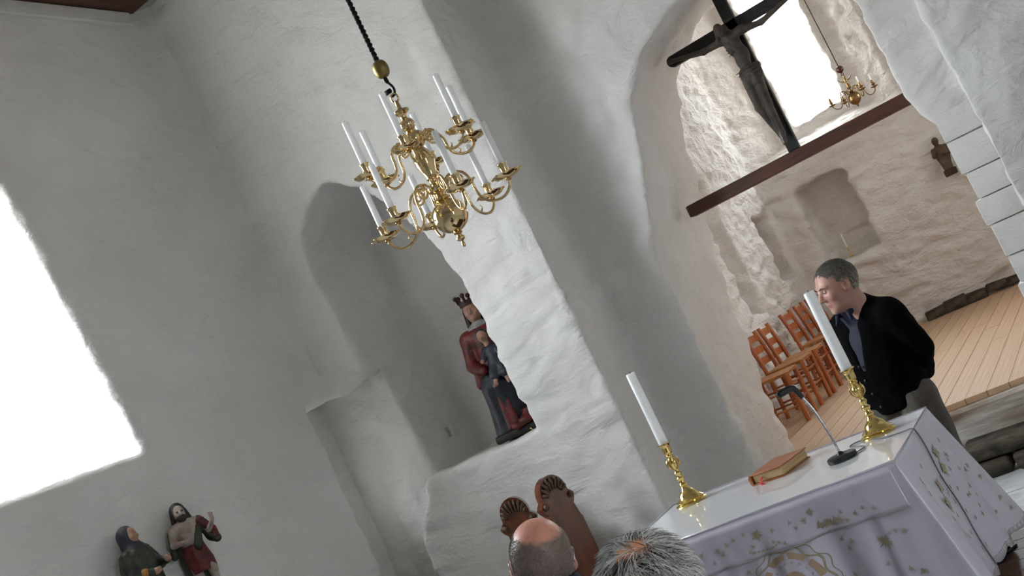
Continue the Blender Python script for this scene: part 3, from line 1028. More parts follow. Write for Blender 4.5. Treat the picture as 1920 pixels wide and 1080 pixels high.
bm = bmesh.new()
add_lathe(bm, [(r, cz(z)) for r, z in ((0, 2.236), (.006, 2.240), (.009, 2.247), (.006, 2.254), (.005, 2.262), (.012, 2.266), (.018, 2.272), (.019, 2.279), (.012, 2.285), (.011, 2.292), (.020, 2.298), (.014, 2.304), (.030, 2.310))], 32)
obj_bm('finial', bm, M_BRASS, chand, smooth=True, angle=60)
bm = bmesh.new()
add_lathe(bm, [(.073 * math.sin(a) + 1e-6, cz(2.375) - .071 * math.cos(a)) for a in [.25 + (PI - .5) * i / 20 for i in range(21)]], 48)
obj_bm('ball', bm, M_BRASS, chand, smooth=True)
bm = bmesh.new()
add_lathe(bm, [(r, cz(z)) for r, z in ((.020, 2.44), (.034, 2.446), (.036, 2.452), (.022, 2.460), (.018, 2.475), (.030, 2.482), (.042, 2.49), (.042, 2.505), (.028, 2.512), (.020, 2.522), (.018, 2.535), (.026, 2.542), (.022, 2.55),
                                       (.030, 2.575), (.040, 2.605), (.042, 2.63), (.034, 2.655), (.022, 2.675), (.030, 2.682), (.036, 2.69), (.042, 2.70), (.042, 2.735), (.034, 2.742), (.020, 2.75), (.018, 2.757),
                                       (.030, 2.768), (.033, 2.782), (.028, 2.798), (.016, 2.806), (.013, 2.815), (.016, 2.825), (.026, 2.832), (.034, 2.838), (.033, 2.846), (.014, 2.852), (.010, 2.858), (.008, 2.89), (.0, 2.89))], 36)
obj_bm('stem', bm, M_BRASS, chand, smooth=True, angle=60)
# top eye and chain hook
bm = bmesh.new()
add_tube(bm, [(.016 * math.cos(a), 0, cz(2.903) + .019 * math.sin(a)) for a in [2 * PI * i / 20 for i in range(21)]], .0045, 8)
obj_bm('eye', bm, M_BRASS, chand, smooth=True)
bm = bmesh.new()
add_tube(bm, catmull([(.0, -.010, cz(2.91)), (.004, .010, cz(2.923)), (.012, .006, cz(2.945)), (.002, 0, cz(2.975)), (0, 0, cz(2.99))], 6), .005, 8)
add_box(bm, (-.016, 0, cz(2.94)), (.036, .012, .020), .004)
add_tube(bm, [(.0, .011 * math.cos(a), cz(2.985) + .012 * math.sin(a)) for a in [2 * PI * i / 16 for i in range(17)]], .004, 8)
obj_bm('hook', bm, M_IRON, chand, smooth=True, angle=50)
bm = bmesh.new()
add_lathe(bm, [(0, cz(2.996))] + [(.033 * math.sin(a) ** .7, cz(3.035) - .038 * math.cos(a)) for a in [.2 + (PI - .4) * i / 16 for i in range(17)]] + [(0, cz(3.074))], 32)
obj_bm('counterweight', bm, M_BALL, chand, smooth=True)
bm = bmesh.new()
for ph in (0, PI):
    pts = []
    n = 300
    for i in range(n + 1):
        z = 3.07 + (5.35 - 3.07) * i / n
        pts.append((.0058 * math.cos(ph + z * 150), .0058 * math.sin(ph + z * 150), cz(z)))
    add_tube(bm, pts, .0068, 6)
obj_bm('rope', bm, M_IRON, chand, smooth=True)


def arm_mesh(R, zh, zd, curl, up):
    """S curved arm in the XZ plane from the hub (z zh) out to a drip pan at radius R, height zd"""
    bm = bmesh.new()
    d = R
    sc = R / .278
    kz = .70 + .30 * (sc > .99)
    P = [(r * sc if r > .05 else r, 0, zd + z * kz) for r, z in ((.030, .088), (.058, .110), (.092, .112), (.122, .094), (.138, .055), (.140, .010), (.147, -.026), (.166, -.052), (.200, -.068), (.236, -.066), (.262, -.048), (.275, -.026), (.278, -.010))]
    pts = catmull(P, 7)
    add_tube(bm, pts, .0058, 9)
    # scroll curling back from the shoulder of the arm
    sp = []
    cx, czz = .092 * sc, zd + .080 * kz
    for i in range(34):
        a = PI * .5 + i * .30
        r = .032 * (1 - i / 42.0) * sc
        sp.append((cx + r * math.cos(a), 0, czz + r * math.sin(a)))
    add_tube(bm, sp, [.0056 - .0028 * i / 33 for i in range(34)], 8)
    bmesh.ops.create_uvsphere(bm, u_segments=8, v_segments=6, radius=.007, matrix=Matrix.Translation(sp[-1]))
    # small leaf under the pan
    add_tube(bm, catmull([(d - .10 * sc, 0, zd - .060 * kz), (d - .085 * sc, 0, zd - .040 * kz), (d - .092 * sc, 0, zd - .026 * kz)], 4), [.004, .003, .0015], 6)
    return bm


def pan_mesh(R, zd):
    bm = bmesh.new()
    c = (R, 0, 0)
    add_lathe(bm, [(0, zd - .022), (.008, zd - .020), (.012, zd - .016), (.009, zd - .011), (.024, zd - .010), (.046, zd - .004), (.058, zd + .005), (.061, zd + .010), (.058, zd + .010), (.044, zd + .002), (.014, zd - .001), (0, zd - .001)], 32, c)
    for i in range(6):
        a = 2 * PI * i / 6
        bmesh.ops.create_uvsphere(bm, u_segments=8, v_segments=6, radius=.0042, matrix=Matrix.Translation((R + .062 * math.cos(a), .062 * math.sin(a), zd + .008)) @ Matrix.Diagonal((1.5, 1.5, 1, 1)))
    return bm


def sock_mesh(R, zd):
    bm = bmesh.new()
    add_lathe(bm, [(.018, zd), (.020, zd + .004), (.0165, zd + .009), (.0160, zd + .013), (.0162, zd + .044), (.0190, zd + .048), (.0195, zd + .053), (.0165, zd + .055), (.0138, zd + .055), (.0138, zd + .036), (0, zd + .036)], 24, (R, 0, 0))
    return bm


view_r = Vector((math.cos(_yaw), math.sin(_yaw), 0)); view_d = Vector((-math.sin(_yaw), math.cos(_yaw), 0))
ORD = ('leftmost', 'second from left', 'third from left', 'third from right', 'second from right', 'rightmost')
for tier, R, zh, zd, up, phi0 in (('lower', .278, 2.495, 2.412, .040, -12), ('upper', .235, 2.715, 2.640, .045, -38)):
    am = pm_ = sm = None
    pos = []
    for k in range(6):
        th = math.radians(phi0 + 60 * k)
        dirv = view_r * math.cos(th) + view_d * math.sin(th)
        rz = math.atan2(dirv.y, dirv.x)
        if am is None:
            a = obj_bm('arm', arm_mesh(R, cz(zh), cz(zd), .03, up), M_BRASS, chand, smooth=True)
            p = obj_bm('drip_pan', pan_mesh(R, cz(zd)), M_BRASS, a, smooth=True, angle=60)
            q = obj_bm('candle_socket', sock_mesh(R, cz(zd)), M_BRASS, a, smooth=True, angle=60)
            am, pm_, sm = a.data, p.data, q.data
        else:
            a = link(bpy.data.objects.new('arm', am), chand)
            link(bpy.data.objects.new('drip_pan', pm_), a); link(bpy.data.objects.new('candle_socket', sm), a)
        a.rotation_euler = (0, 0, rz)
        pos.append((math.cos(th), CH + dirv * R))
    for rank, (c, p) in enumerate(sorted(pos, key=lambda q: q[0])):
        candle((p.x, p.y, zd + .0362), .0134, .200, 'slim white candle, %s on the %s tier of the large chandelier' % (ORD[rank], tier), 'white candles of the large chandelier')

# ------------------------------------------------------------------ small far chandelier
FC = Vector((-1.60, 10.6, 2.62))
ch2 = empty('chandelier', FC, 0, 'small brass chandelier with thin curled arms hanging in the chancel window', 'chandelier')
bm = bmesh.new()
add_lathe(bm, [(0, 0), (.004, .006), (.010, .016), (.006, .022), (.018, .030)] + [(.058 * math.sin(a), .088 - .058 * math.cos(a)) for a in [.4 + (PI - .8) * i / 14 for i in range(15)]] +
          [(.016, .145), (.024, .150), (.014, .158), (.012, .18), (.022, .19), (.014, .20), (.020, .222), (.010, .236), (.014, .25), (.018, .262), (.008, .285), (.005, .31), (0, .31)], 28)
obj_bm('stem', bm, M_BRASS3, ch2, smooth=True, angle=60)
bm = bmesh.new()                        # winged ornament
for s_ in (-1, 1):
    add_tube(bm, catmull([(0, 0, .268), (.026 * s_, .004, .262), (.050 * s_, .006, .280), (.060 * s_, .006, .300)], 5), [.011, .011, .008, .003], 8, flat=.5)
add_tube(bm, catmull([(0, 0, .285), (.006, 0, .305), (-.010, 0, .318)], 5), [.010, .008, .003], 8)
obj_bm('eagle', bm, M_BRASS3, ch2, smooth=True)
bm = bmesh.new()
add_tube(bm, [(.010 * math.cos(a), 0, .328 + .014 * math.sin(a)) for a in [2 * PI * i / 16 for i in range(17)]], .003, 6)
obj_bm('hook', bm, M_IRON, ch2, smooth=True)
bm = bmesh.new(); bmesh.ops.create_uvsphere(bm, u_segments=20, v_segments=14, radius=.034, matrix=Matrix.Translation((0, 0, .376)))
obj_bm('counterweight', bm, mat('dark_copper', (96, 66, 62), .4, .8), ch2, smooth=True)
bm = bmesh.new(); add_tube(bm, [(0, 0, .40), (0, 0, 1.0), (0, 0, 2.84)], .0042, 6); obj_bm('rod', bm, M_IRON, ch2, smooth=True)


def arm2(dy):
    bm = bmesh.new()
    P = [(.030, dy * .3, .135), (.045, dy * .6, .165), (.075, dy, .185), (.105, dy, .175), (.118, dy, .140), (.128, dy, .085), (.155, dy * .8, .055), (.190, dy * .4, .062), (.212, 0, .085), (.215, 0, .10)]
    add_tube(bm, catmull(P, 6), .0048, 7)
    sp = [(.078 + .020 * (1 - i / 30) * math.cos(PI * .6 - i * .32), dy * .6, .160 + .020 * (1 - i / 30) * math.sin(PI * .6 - i * .32)) for i in range(26)]
    add_tube(bm, sp, .0036, 6)
    return bm


for k in range(4):
    th = math.radians(6 + 90 * k)
    dirv = view_r * math.cos(th) + view_d * math.sin(th)
    bm = arm2(.010)
    a = obj_bm('arm', bm, M_BRASS3, ch2, smooth=True)
    bm = bmesh.new()
    add_lathe(bm, [(0, .094), (.010, .098), (.034, .108), (.036, .112), (.012, .110), (.010, .122), (.020, .132), (.022, .136), (.012, .140), (.016, .150), (.012, .162), (.013, .172), (.007, .174), (0, .174)], 20, (.215, 0, 0))
    obj_bm('drip_pan', bm, M_BRASS3, a, smooth=True, angle=60)
    bm = bmesh.new(); add_lathe(bm, [(.006, .172), (.0055, .23), (0, .232)], 10, (.215, 0, 0)); obj_bm('candle_stub', bm, M_WAX, a, smooth=True, angle=60)
    a.rotation_euler = (0, 0, math.atan2(dirv.y, dirv.x))

# ------------------------------------------------------------------ beam and crucifix
beam = empty('rood_beam', (-1.62, 7.5, 2.192), 0, 'long red-brown wooden beam spanning the chancel arch', 'beam')
bm = bmesh.new(); add_box(bm, (0, 0, .04), (1.585, .10, .082), .003); obj_bm('timber', bm, M_BEAM, beam)
bm = bmesh.new(); add_box(bm, (-.797, 0, .04), (.012, .09, .075), .002); obj_bm('end_bracket', bm, mat('worn_iron', (120, 116, 112), .6, .4, rgb2=(40, 36, 34), scale=40), beam)
cx = empty('crucifix', (-1.6, 7.47, 2.274), 0, 'black wooden crucifix with a carved dark figure standing on the beam', 'crucifix')
bm = bmesh.new(); add_box(bm, (0, 0, .68), (.078, .045, 1.36), .003); obj_bm('upright', bm, M_CROSS, cx)
bm = bmesh.new()
add_box(bm, (0, -.001, .905), (.90, .043, .078), .003)
for s_ in (-1, 1):
    add_lathe(bm, [(0, -.022), (.039, -.021), (.039, .021), (0, .022)], 20, (s_ * .455, -.001, .905), Matrix.Rotation(PI / 2, 4, 'X'))
obj_bm('crossbar', bm, M_CROSS, cx, smooth=True, angle=40)
F = Field((-.52, -.24, .02), (.52, .02, 1.0), .0068)
k = .018
y0 = -.085
F.ell((-.030, y0 - .005, .775), (.055, .040, .085), k)                       # ribcage
F.ell((-.01, y0 + .005, .70), (.05, .036, .06), k)
F.ell((-.02, y0, .655), (.048, .036, .06), k)
F.ell((-.020, y0 + .005, .575), (.048, .038, .06), k)                        # hips
F.cap((-.075, y0, .832), (.055, y0, .842), .030, .030, k)
F.cap((-.03, y0 - .01, .83), (-.055, y0 - .03, .885), .022, .022, k)           # neck
F.ell((-.062, y0 - .050, .900), (.033, .038, .045), .012)                       # head
F.cap((-.062, y0 - .08, .90), (-.06, y0 - .092, .875), .006, .009, .008)
F.ell((-.058, y0 - .07, .868), (.018, .02, .022), .012)                        # beard
F.cap((-.03, y0 - .01, .91), (-.015, y0 - .01, .83), .016, .020, .015)          # hair falling
F.cap((-.095, y0 - .01, .90), (-.10, y0 - .03, .84), .013, .012, .012)
for s_, el, hd in ((-1, (-.225, y0, .838), (-.435, y0 + .035, .897)), (1, (.19, y0, .815), (.40, y0 + .035, .868))):
    F.cap((s_ * .072 - .01, y0, .835), el, .027, .020, .02)
    F.cap(el, hd, .021, .014, .015)
    F.ell((hd[0] + s_ * .018, hd[1], hd[2] + .003), (.026, .012, .018), .01)
    for f_ in range(4):
        F.cap((hd[0] + s_ * .028, hd[1], hd[2] - .010 + .008 * f_), (hd[0] + s_ * (.050 - .004 * abs(f_ - 1.5)), hd[1] - .010, hd[2] - .013 + .010 * f_), .0055, .004, .004)
F.cap((-.05, y0, .56), (-.055, y0 - .035, .335), .038, .029, .02)               # legs
F.cap((.018, y0, .56), (.008, y0 - .045, .335), .038, .029, .02)
F.cap((-.055, y0 - .035, .335), (-.022, y0 + .01, .125), .028, .019, .015)
F.cap((.008, y0 - .045, .335), (.0, y0 - .015, .125), .028, .019, .015)
F.cap((-.022, y0 + .01, .12), (-.012, y0 - .03, .055), .019, .015, .012)
F.cap((.0, y0 - .015, .12), (.002, y0 - .055, .060), .018, .014, .012)
for i in range(4):                                                                 # ribs
    for s_ in (-1, 1):
        F.cap((-.033 + s_ * .012, y0 - .046, .80 - .022 * i), (-.033 + s_ * .055, y0 - .022, .785 - .024 * i), .0045, .004, .006)
V, Q = F.mesh(); V = relax(V, Q, 1)
mesh_np('figure', V, Q, M_CARVED, cx)
F = Field((-.14, -.20, .36), (.14, .0, .70), .0068)
F.ell((-.020, y0, .575), (.056, .046, .055), .02)
F.cap((-.048, y0, .57), (-.050, y0 - .02, .485), .038, .036, .02)
F.cap((.018, y0, .57), (.010, y0 - .025, .495), .038, .035, .02)
F.cap((.035, y0 - .01, .60), (.058, y0 - .01, .588), .016, .013, .012)
F.cap((.058, y0 - .01, .60), (.052, y0 - .012, .53), .011, .014, .012)
for i in range(5):
    F.cap((-.09 + .008 * i, y0 - .047 + .003 * i, .59 - .02 * i), (.06, y0 - .052, .605 - .025 * i), .006, .006, .008)
V, Q = F.mesh(); V = relax(V, Q, 1)
mesh_np('loincloth', V, Q, M_CARVED, cx)

# ------------------------------------------------------------------ rush seated ladder back chairs
def make_chair():
    t = empty('chair', (0, 0, 0), 0, None, 'chair', 'ladder-back chairs along the chancel wall')
    # local: faces +X, width along Y
    W, Dp, SH, BHh = .37, .36, .425, .80
    legm = None
    for y in (-1, 1):
        bm = bmesh.new(); add_tube(bm, [(Dp / 2 - .02, y * (W / 2 - .018), 0), (Dp / 2 - .02, y * (W / 2 - .018), .22), (Dp / 2 - .02, y * (W / 2 - .018), SH + .004)], .0215, 10)
        obj_bm('front_leg', bm, M_CHAIR, t, smooth=True, angle=60)
        bm = bmesh.new(); add_tube(bm, catmull([(-Dp / 2 + .015, y * (W / 2 - .018), 0), (-Dp / 2 + .018, y * (W / 2 - .018), .42), (-Dp / 2 - .005, y * (W / 2 - .018), .62), (-Dp / 2 - .035, y * (W / 2 - .018), BHh)], 4), .0195, 10)
        obj_bm('back_post', bm, M_CHAIR, t, smooth=True, angle=60)
    for i, z in enumerate((.525, .630, .738)):
        bm = bmesh.new()
        xs = -Dp / 2 - .035 * ((z - .42) / .38)
        n = 8
        vs = []
        for j in range(n + 1):
            u = -1 + 2 * j / n
            b = -.014 * (1 - u * u)
            hh = .030 + .006 * (1 - u * u)
            vs.append([bm.verts.new((xs + b + dx, u * (W / 2 - .024), z + dz)) for dx, dz in ((-.007, -.030), (.007, -.030), (.007, hh), (-.007, hh))])
        for a, b in zip(vs, vs[1:]):
            for q in range(4): bm.faces.new((a[q], a[(q + 1) % 4], b[(q + 1) % 4], b[q]))
        bm.faces.new(vs[0][::-1]); bm.faces.new(vs[-1])
        obj_bm('back_slat', bm, M_CHAIR, t, smooth=True, angle=40)
    # woven seat: four triangular fields sinking to the middle
    bm = bmesh.new()
    n = 12
    g = {}
    for i in range(n + 1):
        for j in range(n + 1):
            u, v = -1 + 2 * i / n, -1 + 2 * j / n
            m_ = max(abs(u), abs(v))
            zz = SH + .012 - .016 * (1 - m_) - .010 * max(0, m_ - .85) / .15 + .0015 * math.sin(20 * m_ * 3)
            g[i, j] = bm.verts.new((u * (Dp / 2), v * (W / 2), zz))
    bot = {}
    for i in range(n + 1):
        for j in range(n + 1):
            u, v = -1 + 2 * i / n, -1 + 2 * j / n
            bot[i, j] = bm.verts.new((u * (Dp / 2) * .97, v * (W / 2) * .97, SH - .022))
    for i in range(n):
        for j in range(n):
            bm.faces.new((g[i, j], g[i + 1, j], g[i + 1, j + 1], g[i, j + 1])); bm.faces.new((bot[i, j], bot[i, j + 1], bot[i + 1, j + 1], bot[i + 1, j]))
    for i in range(n):
        for a, b in (((i, 0), (i + 1, 0)), ((i + 1, n), (i, n)), ((0, i + 1), (0, i)), ((n, i), (n, i + 1))):
            bm.faces.new((g[b], g[a], bot[a], bot[b]))
    obj_bm('seat', bm, M_RUSH, t, smooth=True, angle=50)
    for z, kx in ((.14, 1), (.28, 1)):
        for y in (-1, 1):
            bm = bmesh.new(); add_tube(bm, [(-Dp / 2 + .018, y * (W / 2 - .018), z), (Dp / 2 - .02, y * (W / 2 - .018), z)], .009, 8); obj_bm('stretcher', bm, M_CHAIR, t, smooth=True)
        bm = bmesh.new(); add_tube(bm, [(Dp / 2 - .02, -(W / 2 - .018), z + .04), (Dp / 2 - .02, (W / 2 - .018), z + .04)], .009, 8); obj_bm('stretcher', bm, M_CHAIR, t, smooth=True)
    bm = bmesh.new(); add_tube(bm, [(-Dp / 2 + .018, -(W / 2 - .018), .2), (-Dp / 2 + .018, (W / 2 - .018), .2)], .009, 8); obj_bm('stretcher', bm, M_CHAIR, t, smooth=True)
    return t


ch0 = make_chair()
CH_POS = [(-3.00, 9.31, .05, 'ladder-back chair with rush seat nearest the arch jamb, partly hidden by it'),
          (-3.01, 9.93, -.02, 'second ladder-back chair with rush seat from the arch jamb'),
          (-3.00, 10.38, .03, 'third ladder-back chair with rush seat from the arch jamb'),
          (-3.02, 11.28, -.03, 'fourth ladder-back chair with rush seat from the arch jamb'),
          (-3.02, 11.85, .02, 'fifth ladder-back chair with rush seat, behind the thick altar candle'),
          (-3.01, 12.35, .0, 'last ladder-back chair of the row, beside the face of the standing man')]
for i, (x, y, rz, lab) in enumerate(CH_POS):
    o = ch0 if i == 0 else copy_tree(ch0)
    o.location = (x, y, .4205); o.rotation_euler = (0, 0, rz); o['label'] = lab

# candlesticks in the chancel wall niche
candlestick('candlestick', (-2.80, 13.22, 1.40), 'thin brass candlestick with a slim candle in the chancel wall niche', 0, .52)
candle((-2.80, 13.22, 1.40 + .117), .0085, .17, 'slim cream candle in the wall niche above the head of the standing man')
candlestick('candlestick', (-3.02, 13.16, 1.40), 'small brass candlestick at the left edge of the chancel wall niche', 0, .42)

# ------------------------------------------------------------------ carved stall below the niche
stall = empty('carved_stall', (-3.82, 6.12, 0), 0, 'polished red-brown wooden stall with two rounded carved ends below the niche', 'stall')


def stall_end(w, h, th):
    out = [(-w / 2, 0), (w / 2, 0), (w / 2, h - .30), (w / 2 - .012, h - .22), (w / 2 + .012, h - .19), (w / 2 + .022, h - .165), (w / 2 + .006, h - .145), (w / 2 - .012, h - .13)]
    for i in range(13):
        a = PI * i / 12
        out.append(((w / 2 - .012) * math.cos(a), h - .11 + .11 * math.sin(a)))
    out += [(-w / 2 + .012, h - .13), (-w / 2 - .006, h - .145), (-w / 2 - .022, h - .165), (-w / 2 - .012, h - .19), (-w / 2 + .012, h - .22), (-w / 2, h - .30)]
    bm = bmesh.new()
    add_prism(bm, out, 'y', -th / 2, th / 2)
    bmesh.ops.bevel(bm, geom=[e for e in bm.edges if len(e.link_faces) == 2 and e.calc_face_angle(0) > 1.2], offset=.008, segments=2, affect='EDGES')
    return bm


def carving(w, h, th):
    bm = bmesh.new()
    for i in range(9):
        a = PI * (i + .5) / 9
        add_tube(bm, catmull([(.25 * w * math.cos(a), -th / 2 - .004, h - .12 + .03 * math.sin(a)), (.36 * w * math.cos(a), -th / 2 - .012, h - .115 + .075 * math.sin(a)), (.42 * w * math.cos(a), -th / 2 - .004, h - .11 + .095 * math.sin(a))], 4), [.010, .012, .008], 7)
    for s_ in (-1, 1):
        bmesh.ops.create_uvsphere(bm, u_segments=12, v_segments=8, radius=.022, matrix=Matrix.Translation((s_ * (w / 2 - .01), -th / 2 - .004, h - .165)))
    return bm


for (dx, dy, rz, w, h) in ((-.06, .06, .35, .21, 1.06), (.285, -.02, 1.22, .24, 1.10)):
    o = obj_bm('end_panel', stall_end(w, h, .055), M_STALL, stall, smooth=True, angle=35, loc=(dx, dy, 0)); o.rotation_euler = (0, 0, rz)
    c = obj_bm('carving', carving(w, h, .055), M_STALL2, o, smooth=True)
bm = bmesh.new(); add_box(bm, (.10, .06, .42), (.36, .30, .04), .008); obj_bm('seat', bm, M_STALL, stall)
bm = bmesh.new(); add_box(bm, (.11, .20, .60), (.36, .03, .36), .006); obj_bm('back', bm, M_STALL2, stall)


# ------------------------------------------------------------------ figures
def solid(name, F, m, parent=None, it=1):
    V, Q = F.mesh(); V = relax(V, Q, it)
    return mesh_np(name, V, Q, m, parent)


def robe(name, secs, m, parent, n=72, freq=9, phase=0.0, per=6):
    """lofted drapery; secs = (z, cx, cy, rx, ry, fold)"""
    S = np.array(secs, float)
    zz = np.linspace(0, len(S) - 1, (len(S) - 1) * per + 1)
    T = np.stack([np.interp(zz, np.arange(len(S)), S[:, k]) for k in range(6)], 1)
    V = []
    for r in T:
        for i in range(n):
            a = 2 * PI * i / n
            f = 1 + r[5] * (math.sin(freq * a + phase + 2.0 * r[0]) * .6 + .4 * math.sin((freq * 2 - 5) * a + 1.3 - 3 * r[0]))
            V.append((r[1] + r[3] * f * math.cos(a), r[2] + r[4] * f * math.sin(a), r[0]))
    Q = []
    R = len(T)
    for j in range(R - 1):
        for i in range(n):
            a, b = j * n + i, j * n + (i + 1) % n
            Q.append((a, b, b + n, a + n))
    Fc = Q + [tuple(range(n))[::-1], tuple(range((R - 1) * n, R * n))]
    o = mesh_np(name, np.array(V), Fc, m, parent)
    return o


# ---- enthroned mother and child in the niche
mad = empty('statue', (-3.93, 6.86, 1.362), math.radians(16), 'painted wooden statue of a crowned mother holding a child, in the wall niche', 'statue')
bm = bmesh.new(); add_box(bm, (-.04, 0, .028), (.34, .26, .056), .02, seg=3); obj_bm('base', bm, P_DARK, mad, smooth=True, angle=40)
robe('skirt', [(.05, -.045, 0, .165, .125, .05), (.12, -.04, 0, .155, .12, .07), (.25, -.03, -.01, .145, .12, .07), (.38, -.02, -.02, .150, .14, .05), (.46, 0, 0, .145, .13, .03), (.52, .01, .03, .11, .09, .02)], P_BLUE, mad, freq=8)
robe('gown', [(.06, -.03, -.085, .07, .055, .10), (.16, -.035, -.09, .055, .045, .10), (.3, -.03, -.09, .05, .045, .1), (.42, -.02, -.10, .05, .04, .05)], P_RED, mad, freq=5)
F = Field((-.24, -.22, .0), (.24, .16, .16), .008)
F.ell((.05, -.12, .085), (.05, .05, .035)); F.ell((-.02, -.13, .07), (.04, .05, .03), .02)
F.ell((.09, -.08, .14), (.05, .06, .06), .03)
solid('hem', F, P_RED, mad)
F = Field((-.26, -.2, .38), (.26, .18, .92), .008)
F.cap((0, .02, .50), (.0, .01, .70), .115, .105, .05)
F.cap((-.10, .0, .74), (.10, 0, .745), .062, .062, .04)
F.cap((-.125, 0, .74), (-.155, -.03, .56), .048, .042, .03)
F.cap((-.155, -.03, .56), (-.07, -.14, .50), .040, .032, .02)
F.cap((.125, 0, .74), (.15, -.03, .57), .048, .042, .03)
F.cap((.15, -.03, .57), (.09, -.14, .54), .040, .032, .02)
F.cap((-.12, -.02, .50), (-.15, -.02, .42), .05, .04, .03)
solid('mantle', F, P_RED, mad)
F = Field((-.12, -.12, .72), (.12, .12, .86), .007)
F.cap((0, 0, .765), (0, 0, .80), .075, .050, .02); F.cap((-.05, -.01, .78), (.05, -.01, .78), .04, .04, .02)
solid('collar', F, P_GREY, mad)
F = Field((-.1, -.12, .78), (.1, .12, 1.06), .0055)
F.cap((0, .01, .79), (0, 0, .86), .036, .034, .02)
F.ell((0, -.006, .915), (.056, .062, .078), .02)
F.ell((0, -.03, .875), (.036, .036, .038), .02)
F.cap((0, -.062, .925), (0, -.076, .898), .007, .010, .006)
F.ell((0, -.062, .878), (.016, .008, .006), .004); F.ell((0, -.056, .855), (.014, .012, .010), .008)
for s_ in (-1, 1):
    F.ell((s_ * .022, -.058, .922), (.011, .009, .005), sub=True, k=.006); F.ell((s_ * .022, -.054, .921), (.009, .008, .006), .002)
    F.ell((s_ * .022, -.058, .937), (.015, .008, .004), .004); F.ell((s_ * .03, -.045, .895), (.018, .018, .016), .014)
solid('head', F, P_FLESH, mad)
F = Field((-.12, -.1, .76), (.12, .14, 1.02), .006)
F.ell((0, .022, .93), (.066, .056, .072)); F.cap((-.052, .02, .91), (-.062, .03, .80), .022, .026, .02); F.cap((.052, .02, .91), (.062, .03, .80), .022, .026, .02)
F.cap((0, .06, .92), (0, .06, .80), .04, .045, .03)
solid('hair', F, P_DARK, mad)
bm = bmesh.new()
add_lathe(bm, [(.058, .955), (.066, .958), (.068, .980), (.070, 0.992), (.062, 0.992), (.058, .985), (.0, .985)], 32)
for i in range(6):
    a = 2 * PI * (i + .5) / 6
    c, d = math.cos(a), math.sin(a)
    add_tube(bm, [(.065 * c, .065 * d, .985), (.070 * c, .070 * d, 1.008), (.074 * c, .074 * d, 1.022)], [.022, .020, .017], 8, flat=.45)
    bmesh.ops.create_uvsphere(bm, u_segments=10, v_segments=8, radius=.017, matrix=Matrix.Translation((.075 * c, .075 * d, 1.030)))
obj_bm('crown', bm, P_BASE, mad, smooth=True, angle=50)
F = Field((-.1, -.26, .36), (.16, .02, .74), .006)
F.ell((.045, -.14, .55), (.058, .048, .085), .03); F.ell((.045, -.14, .60), (.05, .042, .05), .02)
F.cap((.0, -.14, .62), (-.03, -.18, .56), .025, .02, .015); F.cap((.09, -.14, .62), (.10, -.19, .57), .025, .02, .015)
F.cap((.02, -.15, .50), (.0, -.20, .44), .042, .035, .025); F.cap((.07, -.15, .50), (.075, -.20, .43), .042, .035, .025)
solid('child_tunic', F, P_TEAL, mad)
F = Field((-.1, -.28, .34), (.17, .02, .78), .0055)
F.cap((.035, -.14, .52), (.03, -.145, .69), .02, .02, .01); F.cap((.035, -.14, .62), (-.036, -.19, .555), .008, .008); F.cap((.035, -.14, .62), (.10, -.20, .565), .008, .008); F.cap((.035, -.14, .54), (.0, -.205, .42), .008, .008); F.cap((.035, -.14, .54), (.075, -.205, .41), .008, .008); F.ell((.025, -.15, .715), (.036, .040, .044), .01); F.cap((.022, -.187, .715), (.021, -.195, .70), .004, .006, .004)
F.ell((-.036, -.19, .555), (.018, .016, .016), .01); F.ell((.10, -.20, .565), (.018, .016, .016), .01)
F.cap((.0, -.205, .42), (-.01, -.215, .385), .017, .014, .01); F.cap((-.01, -.215, .38), (-.022, -.24, .372), .014, .010, .008)
F.cap((.075, -.205, .41), (.08, -.21, .375), .017, .014, .01); F.cap((.08, -.21, .37), (.082, -.24, .362), .014, .010, .008)
solid('child', F, P_FLESH, mad)
F = Field((-.1, -.28, .64), (.17, .02, .80), .0055)
F.ell((.025, -.14, .728), (.038, .036, .042))
solid('child_hair', F, P_DARK, mad)
# tiny brass hook left at the niche sill edge
bm = bmesh.new(); add_tube(bm, catmull([(0, 0, .0), (.004, -.01, .012), (0, -.014, .024), (-.006, -.010, .018)], 5), .0035, 6)
tag(obj_bm('hook', bm, M_BRASS2, None, smooth=True, loc=(-3.72, 6.55, 1.362)), 'tiny brass hook at the right end of the niche sill', 'hook')

# ---- two small painted wall statues below the left window
def bracket(parent, w=.16):
    bm = bmesh.new(); add_box(bm, (0, .02, -.02), (w, .15, .04), .006); add_box(bm, (0, .06, -.06), (w * .5, .07, .05), .01)
    obj_bm('bracket', bm, P_DARK, parent, smooth=True, angle=40)


def small_head(F, c, s, face_k=.012):
    x, y, z = c
    F.ell((x, y, z), (.036 * s, .042 * s, .050 * s), face_k)
    F.ell((x, y - .016 * s, z - .026 * s), (.025 * s, .026 * s, .026 * s), face_k)
    F.cap((x, y - .040 * s, z + .006 * s), (x, y - .052 * s, z - .012 * s), .005 * s, .008 * s, .005)
    for q in (-1, 1):
        F.ell((x + q * .015 * s, y - .043 * s, z + .006 * s), (.009 * s, .008 * s, .006 * s), .003, True)
        F.ell((x + q * .02 * s, y - .03 * s, z - .012 * s), (.012 * s, .012 * s, .011 * s), .008)


